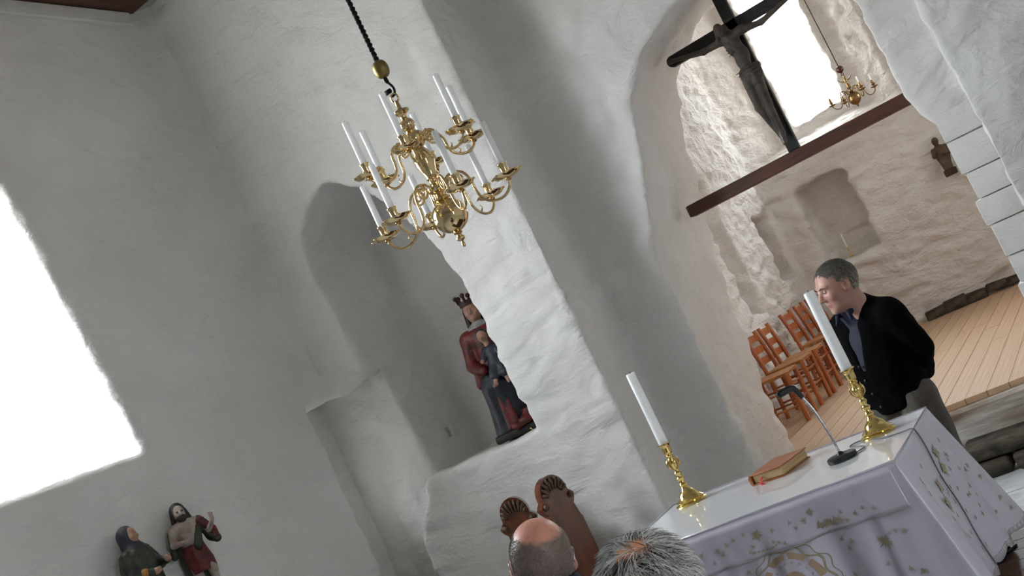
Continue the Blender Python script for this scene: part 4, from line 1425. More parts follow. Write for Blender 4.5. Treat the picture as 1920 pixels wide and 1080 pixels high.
red = empty('statue', (-5.07, 4.79, 1.318), math.radians(58), 'small painted wall statue with bare chest and red loincloth, nearer the corner', 'statue')
bracket(red)
F = Field((-.2, -.16, .0), (.2, .14, .58), .0055)
F.ell((0, 0, .40), (.070, .050, .075), .02); F.ell((0, .0, .33), (.058, .044, .06), .02)
F.cap((-.06, 0, .445), (.06, 0, .445), .026, .026, .02)
F.cap((0, 0, .44), (0, -.004, .49), .022, .022, .012)
small_head(F, (0, -.006, .52), .95)
F.cap((-.075, .0, .44), (-.098, -.02, .36), .023, .02, .015); F.cap((-.098, -.02, .36), (-.04, -.08, .35), .019, .014, .01)
F.ell((-.028, -.084, .352), (.018, .012, .014), .008)
F.cap((.078, .0, .44), (.115, -.02, .36), .023, .02, .015); F.cap((.115, -.02, .36), (.135, -.09, .40), .018, .014, .01)
F.ell((.137, -.10, .415), (.016, .010, .02), .008)
for i in range(4): F.cap((.128 + .006 * i, -.105, .425), (.126 + .008 * i, -.112, .455 - .003 * i), .005, .004, .003)
F.cap((-.028, 0, .28), (-.034, -.01, .14), .036, .028, .02); F.cap((-.034, -.01, .14), (-.036, .004, .02), .026, .018, .012)
F.cap((.03, 0, .28), (.048, -.03, .15), .036, .028, .02); F.cap((.048, -.03, .15), (.045, -.005, .02), .026, .018, .012)
F.cap((-.036, 0, .014), (-.04, -.05, .010), .018, .012, .01); F.cap((.045, -.01, .014), (.055, -.06, .010), .018, .012, .01)
solid('body', F, P_PALE, red)
for q in (-1, 1):
    bm = bmesh.new(); bmesh.ops.create_uvsphere(bm, u_segments=10, v_segments=6, radius=.0062, matrix=Matrix.Translation((q * .0145, -.0440, .526)))
    obj_bm('eye', bm, P_DARK, red, smooth=True)
F = Field((-.1, -.1, .42), (.1, .1, .6), .0055)
F.ell((0, .014, .532), (.046, .042, .052)); F.cap((-.038, .006, .52), (-.048, .01, .45), .014, .016, .01); F.cap((.038, .006, .52), (.052, .012, .455), .014, .016, .01)
F.ell((0, -.030, .487), (.030, .026, .026), .012); F.ell((0, .035, .48), (.04, .025, .05), .02)
solid('hair', F, P_DARK, red)
robe('loincloth', [(.16, .01, -.005, .070, .055, .10), (.22, .005, -.005, .076, .060, .08), (.28, .0, 0, .070, .056, .05), (.325, 0, 0, .062, .048, .03)], P_RED, red, freq=7)
F = Field((-.2, -.1, .04), (.2, .14, .5), .0065)
F.cap((-.05, .045, .44), (-.06, .05, .06), .035, .035, .02); F.cap((.04, .045, .44), (.03, .05, .10), .035, .03, .02); F.cap((-.01, .05, .44), (-.02, .055, .08), .035, .035, .02)
F.cap((.085, .0, .435), (.125, .0, .33), .032, .034, .02); F.cap((.125, 0, .33), (.135, -.04, .30), .034, .026, .02)
F.cap((.06, -.02, .40), (.02, -.05, .30), .022, .026, .015); F.cap((-.085, .02, .43), (-.115, .0, .30), .018, .022, .02)
solid('cloak', F, P_GREEN, red)
F = Field((.04, -.12, .28), (.2, .06, .46), .0055)
F.cap((.088, -.012, .43), (.122, -.02, .375), .030, .026, .015); F.cap((.14, -.03, .36), (.135, -.05, .31), .018, .018, .012)
solid('sleeve', F, P_RED, red)

grn = empty('statue', (-5.07, 4.40, 1.308), math.radians(100), 'small painted wall statue of a hooded figure in green, leftmost below the window', 'statue')
bracket(grn)
robe('robe', [(.0, -.02, 0, .110, .095, .10), (.12, -.02, 0, .112, .095, .09), (.26, -.015, .0, .114, .094, .06), (.36, -.01, .004, .115, .086, .04), (.43, -.005, .006, .095, .072, .03), (.47, 0, .006, .045, .045, 0)], P_GREEN, grn, freq=8)
F = Field((-.1, -.12, .42), (.1, .1, .62), .0055)
F.cap((0, 0, .44), (0, -.004, .49), .024, .022, .012); small_head(F, (0, -.010, .522), .95)
solid('head', F, P_FLESH, grn)
F = Field((-.1, -.12, .40), (.1, .12, .62), .0055)
F.ell((0, .014, .53), (.050, .048, .056)); F.cap((0, .02, .52), (0, .01, .44), .048, .058, .02); F.ell((0, -.012, .445), (.058, .05, .03), .02)
F.ell((0, -.07, .525), (.03, .045, .04), .01, True)
solid('hood', F, P_HOOD, grn)
F = Field((-.2, -.2, .18), (.2, .1, .46), .0055)
F.cap((-.08, .0, .42), (-.11, -.03, .31), .034, .032, .02); F.cap((-.11, -.03, .31), (-.06, -.10, .29), .030, .022, .015)
F.cap((.08, .0, .42), (.115, -.03, .32), .034, .032, .02); F.cap((.115, -.03, .32), (.08, -.11, .32), .030, .022, .015)
solid('sleeves', F, P_GREEN, grn)
for q, c in ((-1, (-.045, -.115, .288)), (1, (.07, -.125, .325))):
    F = Field((-.2, -.2, .1), (.2, .1, .46), .005)
    F.ell(c, (.021, .017, .020), .01)
    F.cap(c, (c[0] + q * .012, c[1] + .03, c[2] + .004), .014, .015, .008)
    for i in range(4):
        F.cap((c[0], c[1] - .010, c[2] - .010 + .007 * i), (c[0] - q * .023, c[1] - .014, c[2] - .008 + .007 * i), .006, .005, .003)
    solid('hand', F, P_FLESH, grn)
F = Field((-.2, -.2, .0), (.2, .1, .36), .0065)
F.cap((-.03, -.08, .22), (-.05, -.09, .06), .026, .03, .02); F.cap((.03, -.08, .2), (.045, -.085, .04), .02, .028, .02); F.ell((-.085, -.07, .30), (.03, .03, .028), .01)
solid('gilded_trim', F, P_GOLD, grn)

# ---- small wooden statue on the chancel wall
fs = empty('statue', (-1.425, 12.93, 1.74), math.radians(8), 'small brown wooden statue on a block, high on the chancel end wall', 'statue')
bm = bmesh.new(); add_box(bm, (0, 0, .035), (.13, .15, .07), .006); obj_bm('base', bm, P_BASE, fs)
robe('robe', [(.065, .0, 0, .045, .045, .06), (.14, .0, 0, .052, .048, .08), (.22, .004, 0, .07, .055, .06), (.28, .006, 0, .082, .056, .04), (.325, .004, .004, .065, .05, .03), (.35, 0, .004, .03, .032, 0)], P_WOODST, fs, freq=7)
F = Field((-.14, -.14, .15), (.14, .1, .46), .006)
F.cap((0, 0, .33), (0, -.004, .365), .022, .020, .012); small_head(F, (-.006, -.006, .39), .85)
F.cap((-.06, 0, .31), (-.075, -.04, .25), .028, .024, .02); F.cap((-.075, -.04, .25), (-.065, -.10, .30), .020, .016, .01); F.ell((-.065, -.11, .315), (.016, .014, .02), .008)
F.cap((.06, 0, .31), (.085, -.03, .24), .028, .026, .02); F.cap((.085, -.03, .24), (.02, -.075, .24), .022, .016, .012)
F.ell((0, .012, .40), (.036, .036, .042), .01)
solid('body', F, P_WOODST, fs)


# ------------------------------------------------------------------ people
class Head:
    """adds a head to a field; local: facing -Y, crown at +.115, ear level 0"""

    def __init__(s, F, M, k=1.0):
        s.F, s.M, s.k = F, M, k
        s.e = M.to_euler()

    def P(s, p):
        return tuple(s.M @ Vector((p[0] * s.k, p[1] * s.k, p[2] * s.k)))

    def ell(s, c, r, k=0.0, sub=False, rot=None):
        e = s.e if rot is None else (s.M.to_3x3() @ Euler(rot).to_matrix()).to_euler()
        s.F.ell(s.P(c), [q * s.k for q in r], k, sub, rot=e)

    def cap(s, a, b, r1, r2, k=0.0, sub=False):
        s.F.cap(s.P(a), s.P(b), r1 * s.k, r2 * s.k, k, sub)

    def build(s):
        e, c = s.ell, s.cap
        e((0, .014, .030), (.077, .096, .086)); e((0, .045, .015), (.070, .066, .072), .03)
        e((0, -.030, -.025), (.062, .060, .086), .03); e((0, -.030, -.075), (.050, .048, .040), .025)
        e((0, -.070, -.100), (.022, .018, .018), .018)
        c((0, -.084, .014), (0, -.106, -.024), .009, .014, .010)
        for q in (-1, 1):
            e((q * .012, -.096, -.028), (.009, .010, .008), .006)
            e((q * .030, -.074, .026), (.024, .016, .009), .012)
            e((q * .041, -.060, -.022), (.024, .024, .022), .020)
            e((q * .031, -.088, .006), (.015, .012, .009), .010, True)
            e((q * .078, .006, -.006), (.012, .020, .033), .006, rot=(-.25, 0, q * .45))
            e((q * .086, .000, -.002), (.006, .011, .020), .004, True, rot=(-.25, 0, q * .45))
        e((0, -.080, -.057), (.024, .013, .006), .006); e((0, -.079, -.068), (.021, .013, .007), .006)
        c((-.024, -.094, -.0625), (.024, -.094, -.0625), .0028, .0028, .003, True)
        c((0, .022, -.05), (0, .040, -.17), .056, .060, .04)


def head_cols(V, M, k, base, extra=None):
    """vertex colours of skin; returns colour array and head local coordinates"""
    Mi = np.array(M.inverted())
    L = (np.concatenate([V, np.ones((len(V), 1))], 1) @ Mi.T)[:, :3] / k
    C = np.tile(np.array(s2l(base)), (len(V), 1))
    C *= (1 + .07 * pnoise(V / .03, 3))[:, None]
    lip = np.exp(-((L[:, 0] / .024) ** 2 + ((L[:, 2] + .063) / .009) ** 2) ** 1.5) * (L[:, 1] < -.07)
    C = C * (1 - lip[:, None] * .6) + lip[:, None] * .6 * np.array(s2l((150, 82, 74)))
    fl = np.exp(-(((np.abs(L[:, 0]) - .042) / .022) ** 2 + ((L[:, 2] + .02) / .025) ** 2)) * (L[:, 1] < -.03) + (np.abs(L[:, 0]) > .078) * .5 + np.exp(-((L[:, 0] / .014) ** 2 + ((L[:, 2] + .025) / .016) ** 2)) * (L[:, 1] < -.09)
    C = C * (1 - .35 * np.clip(fl, 0, 1)[:, None]) + .35 * np.clip(fl, 0, 1)[:, None] * np.array(s2l((196, 112, 92)))
    return C, L


def strands(name, roots, dirs, nrm, length, width, cols, parent, center, curl=.3, seg=4, lift=.15, flow=None):
    """real hair: thin tapered three sided strands that follow the skull"""
    n = len(roots); P = roots.copy(); D = dirs.copy(); rings = []; L = length
    side = np.cross(D, nrm); side /= np.maximum(np.linalg.norm(side, axis=1), 1e-6)[:, None]
    for i in range(seg + 1):
        w = width * (1 - .85 * i / seg)
        up = np.cross(side, D)
        rings.append(np.stack([P + side * w, P - side * w * .5 + up * w * .87, P - side * w * .5 - up * w * .87], 1))
        if i < seg:
            P = P + D * (L / seg)[:, None]
            nn = P - center; nn /= np.linalg.norm(nn, axis=1)[:, None]
            D = D - nn * ((D * nn).sum(1) - lift * (1 - i / seg) + .02)[:, None] * .8
            if flow is not None: D = D + flow * .12
            D /= np.linalg.norm(D, axis=1)[:, None]
    R = np.stack(rings, 1)                                   # n, seg+1, 3, 3
    V = R.reshape(-1, 3); m = (seg + 1) * 3
    b = (np.arange(n) * m)[:, None]
    Q = []
    for i in range(seg):
        for q in range(3):
            Q.append(np.concatenate([b + i * 3 + q, b + i * 3 + (q + 1) % 3, b + (i + 1) * 3 + (q + 1) % 3, b + (i + 1) * 3 + q], 1))
    Q = np.concatenate(Q)
    o = mesh_np(name, V, Q, M_HAIR, parent)
    set_col(o, np.repeat(cols, m, 0))
    return tag(o, kind='stuff')


def sample(V, Q, mask, n):
    f = np.where(mask[Q].all(1))[0]
    if len(f) == 0: return np.zeros((0, 3)), np.zeros((0, 3))
    f = RNG.choice(f, n)
    u, v = RNG.random((2, n, 1))
    q = Q[f]
    p = (V[q[:, 0]] * (1 - u) + V[q[:, 1]] * u) * (1 - v) + (V[q[:, 3]] * (1 - u) + V[q[:, 2]] * u) * v
    N = vnormals(V, Q)
    return p, N[q[:, 0]]


def hand(F, w, d, palm, s, thumb_side, curl=.5):
    """hand with five separate fingers; w wrist, d direction, palm normal"""
    w, d, palm = Vector(w), Vector(d).normalized(), Vector(palm).normalized()
    sd = d.cross(palm).normalized() * thumb_side
    c = w + d * .045 * s
    for t in (-.026, -.009, .009, .026):
        F.cap(w + sd * t * .6 * s, w + d * .085 * s + sd * t * s, .013 * s, .011 * s, .010)
    for t, L in ((.029, .070), (.010, .080), (-.010, .074), (-.029, .056)):
        a = w + d * .088 * s + sd * t * s
        b = a + (d * math.cos(curl * .6) + palm * math.sin(curl * .6)) * L * .45 * s
        e = b + (d * math.cos(curl * 1.5) + palm * math.sin(curl * 1.5)) * L * .32 * s
        g = e + (d * math.cos(curl * 2.2) + palm * math.sin(curl * 2.2)) * L * .25 * s
        F.cap(a, b, .0092 * s, .0085 * s, .003); F.cap(b, e, .0085 * s, .0078 * s, .002); F.cap(e, g, .0078 * s, .0065 * s, .002)
    a = w + d * .025 * s + sd * .030 * s
    b = a + (d * .6 + sd * .6 + palm * .35).normalized() * .042 * s
    e = b + (d * .9 + sd * .1 + palm * .4).normalized() * .032 * s
    F.cap(w + d * .02 * s + sd * .015 * s, a, .014 * s, .013 * s, .008); F.cap(a, b, .0115 * s, .0100 * s, .004); F.cap(b, e, .010 * s, .008 * s, .003)


def eyes(parent, M, k, look=0.0):
    for q in (-1, 1):
        bm = bmesh.new(); bmesh.ops.create_uvsphere(bm, u_segments=16, v_segments=10, radius=.0105 * k, matrix=Matrix.Translation(M @ Vector((q * .031 * k, -.0770 * k, .006 * k))))
        o = obj_bm('eye', bm, M_EYEW, parent, smooth=True)
        bm = bmesh.new(); bmesh.ops.create_uvsphere(bm, u_segments=12, v_segments=8, radius=.0066 * k, matrix=Matrix.Translation(M @ Vector(((q * .031 + look) * k, -.0825 * k, .0055 * k))))
        obj_bm('pupil', bm, M_EYEP, o, smooth=True)


# ---- standing man beside the altar: forward -Y, his left +X, then turned
man_loc, man_rz = (-1.268, 5.54, .012), math.radians(-27)
HS = 1.0
HM = Matrix.Translation((.016, -.070, 1.428)) @ Euler((math.radians(8), math.radians(3), math.radians(-24))).to_matrix().to_4x4()


def man_torso(F, g, arms=True, k=.05):
    F.ell((0, .0, .86), (.155 + g, .115 + g, .13 + g), k)
    F.ell((0, -.015, .98), (.150 + g, .125 + g, .13 + g), k)
    F.ell((0, .005, 1.10), (.158 + g, .118 + g, .14 + g), k)
    F.cap((-.13, .02, 1.215), (.13, .02, 1.215), .062 + g, .062 + g, k)
    F.cap((-.05, .01, 1.26), (.05, .01, 1.26), .055 + g, .055 + g, k)
    if arms:
        for s_ in (-1, 1):
            F.cap((s_ * .165, .01, 1.205), (s_ * .196, .055, 1.005), .054 + g, .045 + g, .03)
            F.cap((s_ * .196, .055, 1.005), (s_ * .075, .150, .885), .042 + g, .033 + g, .02)


F = Field((-.34, -.26, -.01), (.34, .3, 1.60), .0056)
man_torso(F, -.012)
for s_ in (-1, 1):
    F.cap((s_ * .085, 0, .80), (s_ * .095, -.015, .43), .085, .056, .03)
    F.cap((s_ * .095, -.015, .43), (s_ * .10, .02, .08), .054, .036, .02)
    F.cap((s_ * .10, .02, .05), (s_ * .115, -.11, .03), .036, .028, .02)
hand(F, (.07, .155, .878), (-1, .10, -.25), (.1, .3, 1), .95, 1, .5)
hand(F, (-.07, .170, .868), (1, .15, -.22), (-.1, .4, 1), .95, -1, .55)
F.cap((0, .0, 1.26), (0, -.05, 1.36), .056, .052, .03)
hd = Head(F, HM, HS); hd.build()
V, Q = F.mesh(); V = relax(V, Q, 1, .4)
man = mesh_np('person', V, Q, M_SKIN, None, loc=man_loc)
man.rotation_euler = (0, 0, man_rz)
tag(man, 'grey haired man in a black cardigan standing behind the altar, looking left', 'person')
C, L = head_cols(V, HM, HS, (206, 160, 142))
hairmask = (L[:, 2] > .02 + .0 * L[:, 1]) & ((L[:, 1] > -.055 - .25 * (L[:, 2] - .09)) | (L[:, 2] > .088)) & ((L[:, 2] > .058) | (L[:, 1] > -.02)) & (np.abs(V[:, 2] - 1.43) < .2)
hairmask |= (L[:, 1] > .035) & (L[:, 2] > -.055) & (L[:, 2] < .12) & (np.linalg.norm(L, axis=1) < .16)
C[hairmask] = np.array(s2l((96, 88, 78))) * (1 + .2 * pnoise(V[hairmask] / .012, 2))[:, None]
set_col(man, C)
eyes(man, HM, HS, -.004)
rt, nn = sample(V, Q, hairmask, 3200)
ctr = np.array(HM @ Vector((0, .02, .02)))
lr = (np.concatenate([rt, np.ones((len(rt), 1))], 1) @ np.array(HM.inverted()).T)[:, :3]
dl = np.stack([lr[:, 0] * 5, np.where(lr[:, 2] > .07, -.5, .6), np.where(lr[:, 2] > .07, .1, -1.0)], 1) + RNG.normal(0, .25, (len(rt), 3))
dw = dl @ np.array(HM.to_3x3()).T
dw -= nn * (dw * nn).sum(1)[:, None]; dw /= np.linalg.norm(dw, axis=1)[:, None]
dw = dw + nn * .25; dw /= np.linalg.norm(dw, axis=1)[:, None]
g = RNG.random(len(rt))
temple = np.clip((.05 - lr[:, 2]) / .05, 0, 1) * (np.abs(lr[:, 0]) > .04)
cols = (np.array(s2l((92, 86, 78)))[None] * (1 - g[:, None]) + np.array(s2l((176, 170, 162)))[None] * g[:, None]) * (1 + .9 * temple[:, None])
strands('hair', rt, dw, nn, RNG.uniform(.016, .030, len(rt)), .0011, cols, man, ctr)
bm = bmesh.new()
for q in (-1, 1):
    add_tube(bm, [HM @ Vector((q * .016, -.0935, .024)), HM @ Vector((q * .032, -.092, .030)), HM @ Vector((q * .048, -.080, .025))], [.0025, .0032, .002], 6)
obj_bm('eyebrow', bm, mat('grey_brow', (96, 84, 72), .8), man, smooth=True)

F = Field((-.34, -.26, .70), (.34, .3, 1.42), .0056)          # shirt with collar
man_torso(F, .004, False)
F.cap((0, .0, 1.25), (0, -.035, 1.325), .075, .066, .02)
F.cap((0, -.01, 1.28), (0, -.06, 1.40), .060, .058, .0, True)
for q in (-1, 1):
    F.cap((q * .066, .01, 1.335), (q * .035, -.098, 1.288), .012, .013, .006); F.cap((q * .035, -.098, 1.288), (q * .048, -.118, 1.252), .012, .006, .006)
F.box((-.4, -.3, .6), (.4, .3, .80), sub=True)
solid('shirt', F, M_SHIRT, man)
F = Field((-.36, -.28, .66), (.36, .32, 1.40), .0056)         # cardigan open in a V at the neck
man_torso(F, .013)
F.cap((0, .03, 1.265), (0, .02, 1.285), .088, .074, .03)
F.cap((0, -.14, 1.33), (0, -.150, 1.02), .105, .014, .008, True)
F.cap((0, -.02, 1.30), (0, -.12, 1.42), .074, .08, .005, True)
F.box((-.5, -.4, .5), (.5, .4, .775), k=.02, sub=True)
V2, Q2 = F.mesh(); V2 = relax(V2, Q2, 1)
N2 = vnormals(V2, Q2)
V2 += N2 * (.005 * pnoise(V2 / np.array([.07, .07, .16]), 4) + .004 * pnoise(V2 / .05, 9))[:, None]
cardi = mesh_np('cardigan', V2, Q2, M_CARDI, man)
bt = None
for z in (1.04, .97, .90, .83):
    bm = bmesh.new(); bmesh.ops.create_uvsphere(bm, u_segments=10, v_segments=6, radius=.008, matrix=Matrix.Translation((-.012, -.150 - (.004 if z > .9 and z < 1.0 else 0) + (.012 if z < .86 else 0), z)) @ Matrix.Diagonal((1, .4, 1, 1)))
    obj_bm('button', bm, M_BLACKP, cardi, smooth=True)
F = Field((-.3, -.26, .02), (.3, .26, .98), .0064)             # trousers
F.ell((0, .005, .85), (.158, .122, .10), .04)
for s_ in (-1, 1):
    F.cap((s_ * .085, .005, .80), (s_ * .098, -.01, .43), .100, .078, .03); F.cap((s_ * .098, -.01, .43), (s_ * .10, .02, .07), .076, .066, .03)
V2, Q2 = F.mesh(); V2 = relax(V2, Q2, 1); N2 = vnormals(V2, Q2)
V2 += N2 * (.006 * pnoise(V2 / np.array([.06, .06, .12]), 5))[:, None]
mesh_np('trousers', V2, Q2, M_TROUS, man)
F = Field((-.24, -.24, -.005), (.24, .14, .14), .006)
for s_ in (-1, 1):
    F.cap((s_ * .10, .03, .045), (s_ * .117, -.13, .038), .045, .038, .02); F.box((s_ * .108 - .05, -.18, .0), (s_ * .108 + .05, .085, .014), rnd=.005)
solid('shoes', F, M_SHOE, man)


# ---- two seated visitors seen from behind
def seated(loc, rz, HM, hk, label, jm, g=0.0):
    F = Field((-.36, -.62, .0), (.36, .30, 1.40), .0062)
    F.ell((0, .02, .52), (.18, .14, .12), .05); F.ell((0, .02, .68), (.17, .125, .15), .05); F.ell((0, .01, .85), (.18, .125, .15), .05)
    F.cap((-.16, .02, .985), (.16, .02, .985), .07, .07, .05); F.cap((-.05, .015, 1.03), (.05, .015, 1.03), .06, .06, .04)
    for s_ in (-1, 1):
        F.cap((s_ * .20, .02, .975), (s_ * .245, -.02, .70), .058, .048, .03); F.cap((s_ * .245, -.02, .70), (s_ * .13, -.24, .60), .045, .034, .02)
        hand(F, (s_ * .125, -.255, .595), (-s_ * .25, -1, -.1), (0, 0, -1), 1.0, -s_, .25)
        F.cap((s_ * .10, -.02, .50), (s_ * .12, -.44, .50), .085, .062, .03); F.cap((s_ * .12, -.44, .50), (s_ * .12, -.42, .09), .058, .04, .02)
        F.cap((s_ * .12, -.40, .05), (s_ * .13, -.54, .035), .04, .032, .02)
    nb = HM @ Vector((0, .035 * hk, -.10 * hk))
    F.cap((0, .02, 1.02), tuple(nb), .066, .060, .04)
    h = Head(F, HM, hk); h.build()
    V, Q = F.mesh(); V = relax(V, Q, 1, .4)
    o = mesh_np('person', V, Q, M_SKIN, None, loc=loc); o.rotation_euler = (0, 0, rz)
    tag(o, label, 'person')
    F = Field((-.38, -.36, .42), (.38, .32, 1.16), .0075)       # jacket
    F.ell((0, .02, .54), (.195, .155, .12), .05); F.ell((0, .02, .68), (.188, .143, .16), .05); F.ell((0, .015, .85), (.197, .143, .16), .05)
    F.cap((-.165, .02, .985), (.165, .02, .985), .084, .084, .05); F.cap((-.05, .02, 1.035), (.05, .02, 1.035), .074, .074, .04)
    for s_ in (-1, 1):
        F.cap((s_ * .20, .02, .975), (s_ * .248, -.02, .70), .074, .064, .03); F.cap((s_ * .248, -.02, .70), (s_ * .145, -.22, .61), .06, .05, .02)
    F.cap((0, .02, 1.06), (0, .015, 1.125), .088, .080, .02); F.cap((0, .0, 1.06), (0, -.01, 1.24), .064, .070, .0, True)
    V2, Q2 = F.mesh(); V2 = relax(V2, Q2, 1); N2 = vnormals(V2, Q2)
    V2 += N2 * (.006 * pnoise(V2 / .08, 5))[:, None]
    mesh_np('jacket', V2, Q2, jm, o)
    F = Field((-.26, -.56, .06), (.26, .22, .64), .0085)
    F.ell((0, .02, .50), (.19, .15, .10), .04)
    for s_ in (-1, 1):
        F.cap((s_ * .10, -.02, .505), (s_ * .12, -.44, .505), .098, .078, .03); F.cap((s_ * .12, -.44, .505), (s_ * .12, -.42, .11), .074, .064, .02)
    solid('trousers', F, M_TROUS, o)
    F = Field((-.24, -.64, -.005), (.24, -.30, .13), .007)
    for s_ in (-1, 1):
        F.cap((s_ * .12, -.39, .045), (s_ * .132, -.56, .038), .045, .038, .02); F.box((s_ * .126 - .05, -.60, .0), (s_ * .126 + .05, -.345, .014), rnd=.005)
    solid('shoes', F, M_SHOE, o)
    return o, V, Q


# balding man: crown at z about 1.315
BH = .99
BM = Matrix.Translation((.0, -.04, 1.205)) @ Euler((math.radians(-2), math.radians(-13), 0)).to_matrix().to_4x4()
bald_rz = math.radians(180 + 30)
_c = Vector((-1.588, 2.548, 0)) - Matrix.Rotation(bald_rz, 3, 'Z') @ Vector((0, -.04, 0))
bald, V, Q = seated((_c.x, _c.y, 0), bald_rz, BM, BH, 'seated man with a bald pink crown and cropped grey hair, seen from behind', M_JACKET)
C, L = head_cols(V, BM, BH, (204, 152, 132))
nl = L - np.array([0, .02, .012]); nl /= np.linalg.norm(nl, axis=1)[:, None]
d_ = np.array([0, .50, .866]); e_ = np.array([0, .866, -.50])
ne = nl @ e_
lim = np.where(ne > 0, (np.abs(nl[:, 0] + .04) / .60) ** 1.5 + (ne / .50) ** 2, (np.abs(nl[:, 0] + .04) / .64) ** 2.5) + .22 * pnoise(V / .016, 6) + .1 * pnoise(V / .006, 9)
isbald = np.clip((1.2 - lim) / .55, 0, 1)
onhead = (L[:, 2] > -.075) & (np.linalg.norm(L, axis=1) < .18)
scalp = onhead & ((L[:, 1] > .0) | (L[:, 2] > .035)) & (np.abs(L[:, 0]) < .079)
pink = np.array(s2l((216, 150, 130))); stub = np.array(s2l((128, 108, 98)))
spot = np.clip(pnoise(V / .012, 8) - .35, 0, 1)[:, None]
Cs = stub * (1 + .22 * pnoise(V / .006, 2))[:, None] * (1 - isbald[:, None]) + (pink * (1 - .35 * spot) * (1 + .08 * pnoise(V / .04, 1))[:, None]) * isbald[:, None]
C[scalp] = Cs[scalp]
set_col(bald, C)
eyes(bald, BM, BH)
rt, nn = sample(V, Q, scalp & (isbald < .55), 7000)
ctr = np.array(BM @ Vector((0, .02, .0)))
dw = np.tile(np.array(BM.to_3x3() @ Vector((0, .1, -1))), (len(rt), 1)) + RNG.normal(0, .35, (len(rt), 3))
dw -= nn * (dw * nn).sum(1)[:, None]; dw /= np.linalg.norm(dw, axis=1)[:, None]
dw = dw * .8 + nn * .5; dw /= np.linalg.norm(dw, axis=1)[:, None]
g = RNG.random(len(rt))[:, None]
cols = np.array(s2l((80, 66, 58))) * (1 - g) + np.array(s2l((184, 174, 166))) * g
strands('hair', rt, dw, nn, RNG.uniform(.003, .006, len(rt)), .00042, cols, bald, ctr, seg=1)
sp = empty('spectacles', (0, 0, 0)); sp.parent = bald
bm = bmesh.new()
for q in (-1, 1):
    P3 = [BM @ Vector(p) for p in ((q * .058, -.098, .010), (q * .079, -.06, .014), (q * .084, .0, .018), (q * .084, .022, .012), (q * .080, .032, -.012))]
    add_tube(bm, catmull(P3, 5), .0016, 6)
obj_bm('temple', bm, M_STEEL, sp, smooth=True)
bm = bmesh.new()
for q in (-1, 1):
    add_tube(bm, [BM @ Vector((q * .032 + .024 * math.cos(a), -.108 + .008 * abs(math.cos(a)), .004 + .018 * math.sin(a))) for a in [2 * PI * i / 20 for i in range(21)]], .0014, 6)
add_tube(bm, [BM @ Vector((-.010, -.108, .008)), BM @ Vector((0, -.111, .012)), BM @ Vector((.010, -.108, .008))], .0014, 6)
obj_bm('rim', bm, M_BLKFR, sp, smooth=True)

# grey haired visitor nearest the camera
GH = 1.0
GM = Matrix.Translation((.0, -.03, 1.203)) @ Euler((math.radians(6), math.radians(-8), 0)).to_matrix().to_4x4()
grey_rz = math.radians(180 + 20)
_c = Vector((-.928, 1.762, 0)) - Matrix.Rotation(grey_rz, 3, 'Z') @ Vector((0, -.03, 0))
grey, V, Q = seated((_c.x, _c.y, 0), grey_rz, GM, GH, 'seated visitor with tousled grey hair thinning at the crown, nearest the camera', M_JACKET)
C, L = head_cols(V, GM, GH, (200, 148, 126))
nl = L - np.array([0, .02, .012]); nl /= np.linalg.norm(nl, axis=1)[:, None]
wd = np.array([.06, .48, .87]); wd /= np.linalg.norm(wd)
ca = nl @ wd + .035 * pnoise(L / .018, 31) + .02 * pnoise(L / .007, 32)
onhead = (np.linalg.norm(L, axis=1) < .18)
scalp = onhead & (((L[:, 1] > -.02) & (L[:, 2] > -.07)) | ((L[:, 2] > .04) & (L[:, 1] > -.075))) & (np.abs(L[:, 0]) < .080)
spotm = np.clip((ca - .90) / .09, 0, 1)
Cs = np.array(s2l((84, 78, 72))) * (1 - spotm[:, None]) + np.array(s2l((214, 150, 118))) * spotm[:, None]
C[scalp] = Cs[scalp]
set_col(grey, C)
eyes(grey, GM, GH)
dens = scalp
rt, nn = sample(V, Q, dens, 11500)
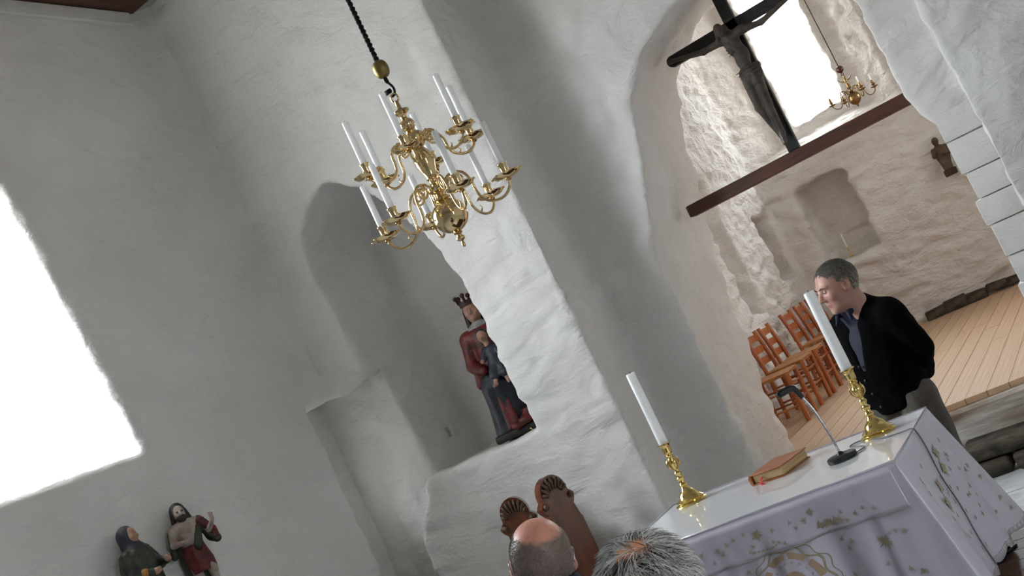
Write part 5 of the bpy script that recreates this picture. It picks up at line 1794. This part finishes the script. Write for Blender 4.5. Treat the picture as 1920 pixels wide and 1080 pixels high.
lr = (np.concatenate([rt, np.ones((len(rt), 1))], 1) @ np.array(GM.inverted()).T)[:, :3] / GH
nr = lr - np.array([0, .02, .012]); nr /= np.linalg.norm(nr, axis=1)[:, None]
car = nr @ wd
keep = RNG.random(len(rt)) < np.clip((.985 + .05 * pnoise(lr / .018, 31) - car) / .085, .16, 1)
rt, nn, lr, nr, car = rt[keep], nn[keep], lr[keep], nr[keep], car[keep]
rad = nr - wd * car[:, None]                                   # away from the whorl
swirl = np.cross(np.tile(wd, (len(rt), 1)), nr)
dl = rad / np.maximum(np.linalg.norm(rad, axis=1), .05)[:, None] + .5 * swirl + np.array([.15, 0, -.30]) + RNG.normal(0, .20, (len(rt), 3))
clump = np.stack([pnoise(lr / .018, 11), pnoise(lr / .018, 12), pnoise(lr / .018, 13)], 1)
dl += 1.35 * clump + .7 * np.stack([pnoise(lr / .045, 41), pnoise(lr / .045, 42), pnoise(lr / .045, 43)], 1)
dw = dl @ np.array(GM.to_3x3()).T
dw -= nn * (dw * nn).sum(1)[:, None]; dw /= np.linalg.norm(dw, axis=1)[:, None]
dw = dw + nn * .26; dw /= np.linalg.norm(dw, axis=1)[:, None]
g = np.clip(.5 + .9 * pnoise(lr / .012, 21) + RNG.normal(0, .24, len(rt)), 0, 1)[:, None]
cols = np.array(s2l((34, 29, 26))) * (1 - g) + np.array(s2l((240, 238, 234))) * g
ctr = np.array(GM @ Vector((0, .02, .0)))
strands('hair', rt, dw, nn, RNG.uniform(.030, .055, len(rt)), .00085, cols, grey, ctr, seg=4, lift=.20)

# chairs under the two visitors
for (p, rz, lab) in ((bald, bald_rz, 'ladder-back chair with rush seat under the seated bald man'), (grey, grey_rz, 'ladder-back chair with rush seat under the seated grey haired visitor')):
    o = copy_tree(ch0)
    o.location = (p.location.x, p.location.y, 0); o.rotation_euler = (0, 0, rz - PI / 2); o['label'] = lab
    q = Matrix.Rotation(rz, 3, 'Z') @ Vector((0, -.06, 0)); o.location.x += q.x; o.location.y += q.y
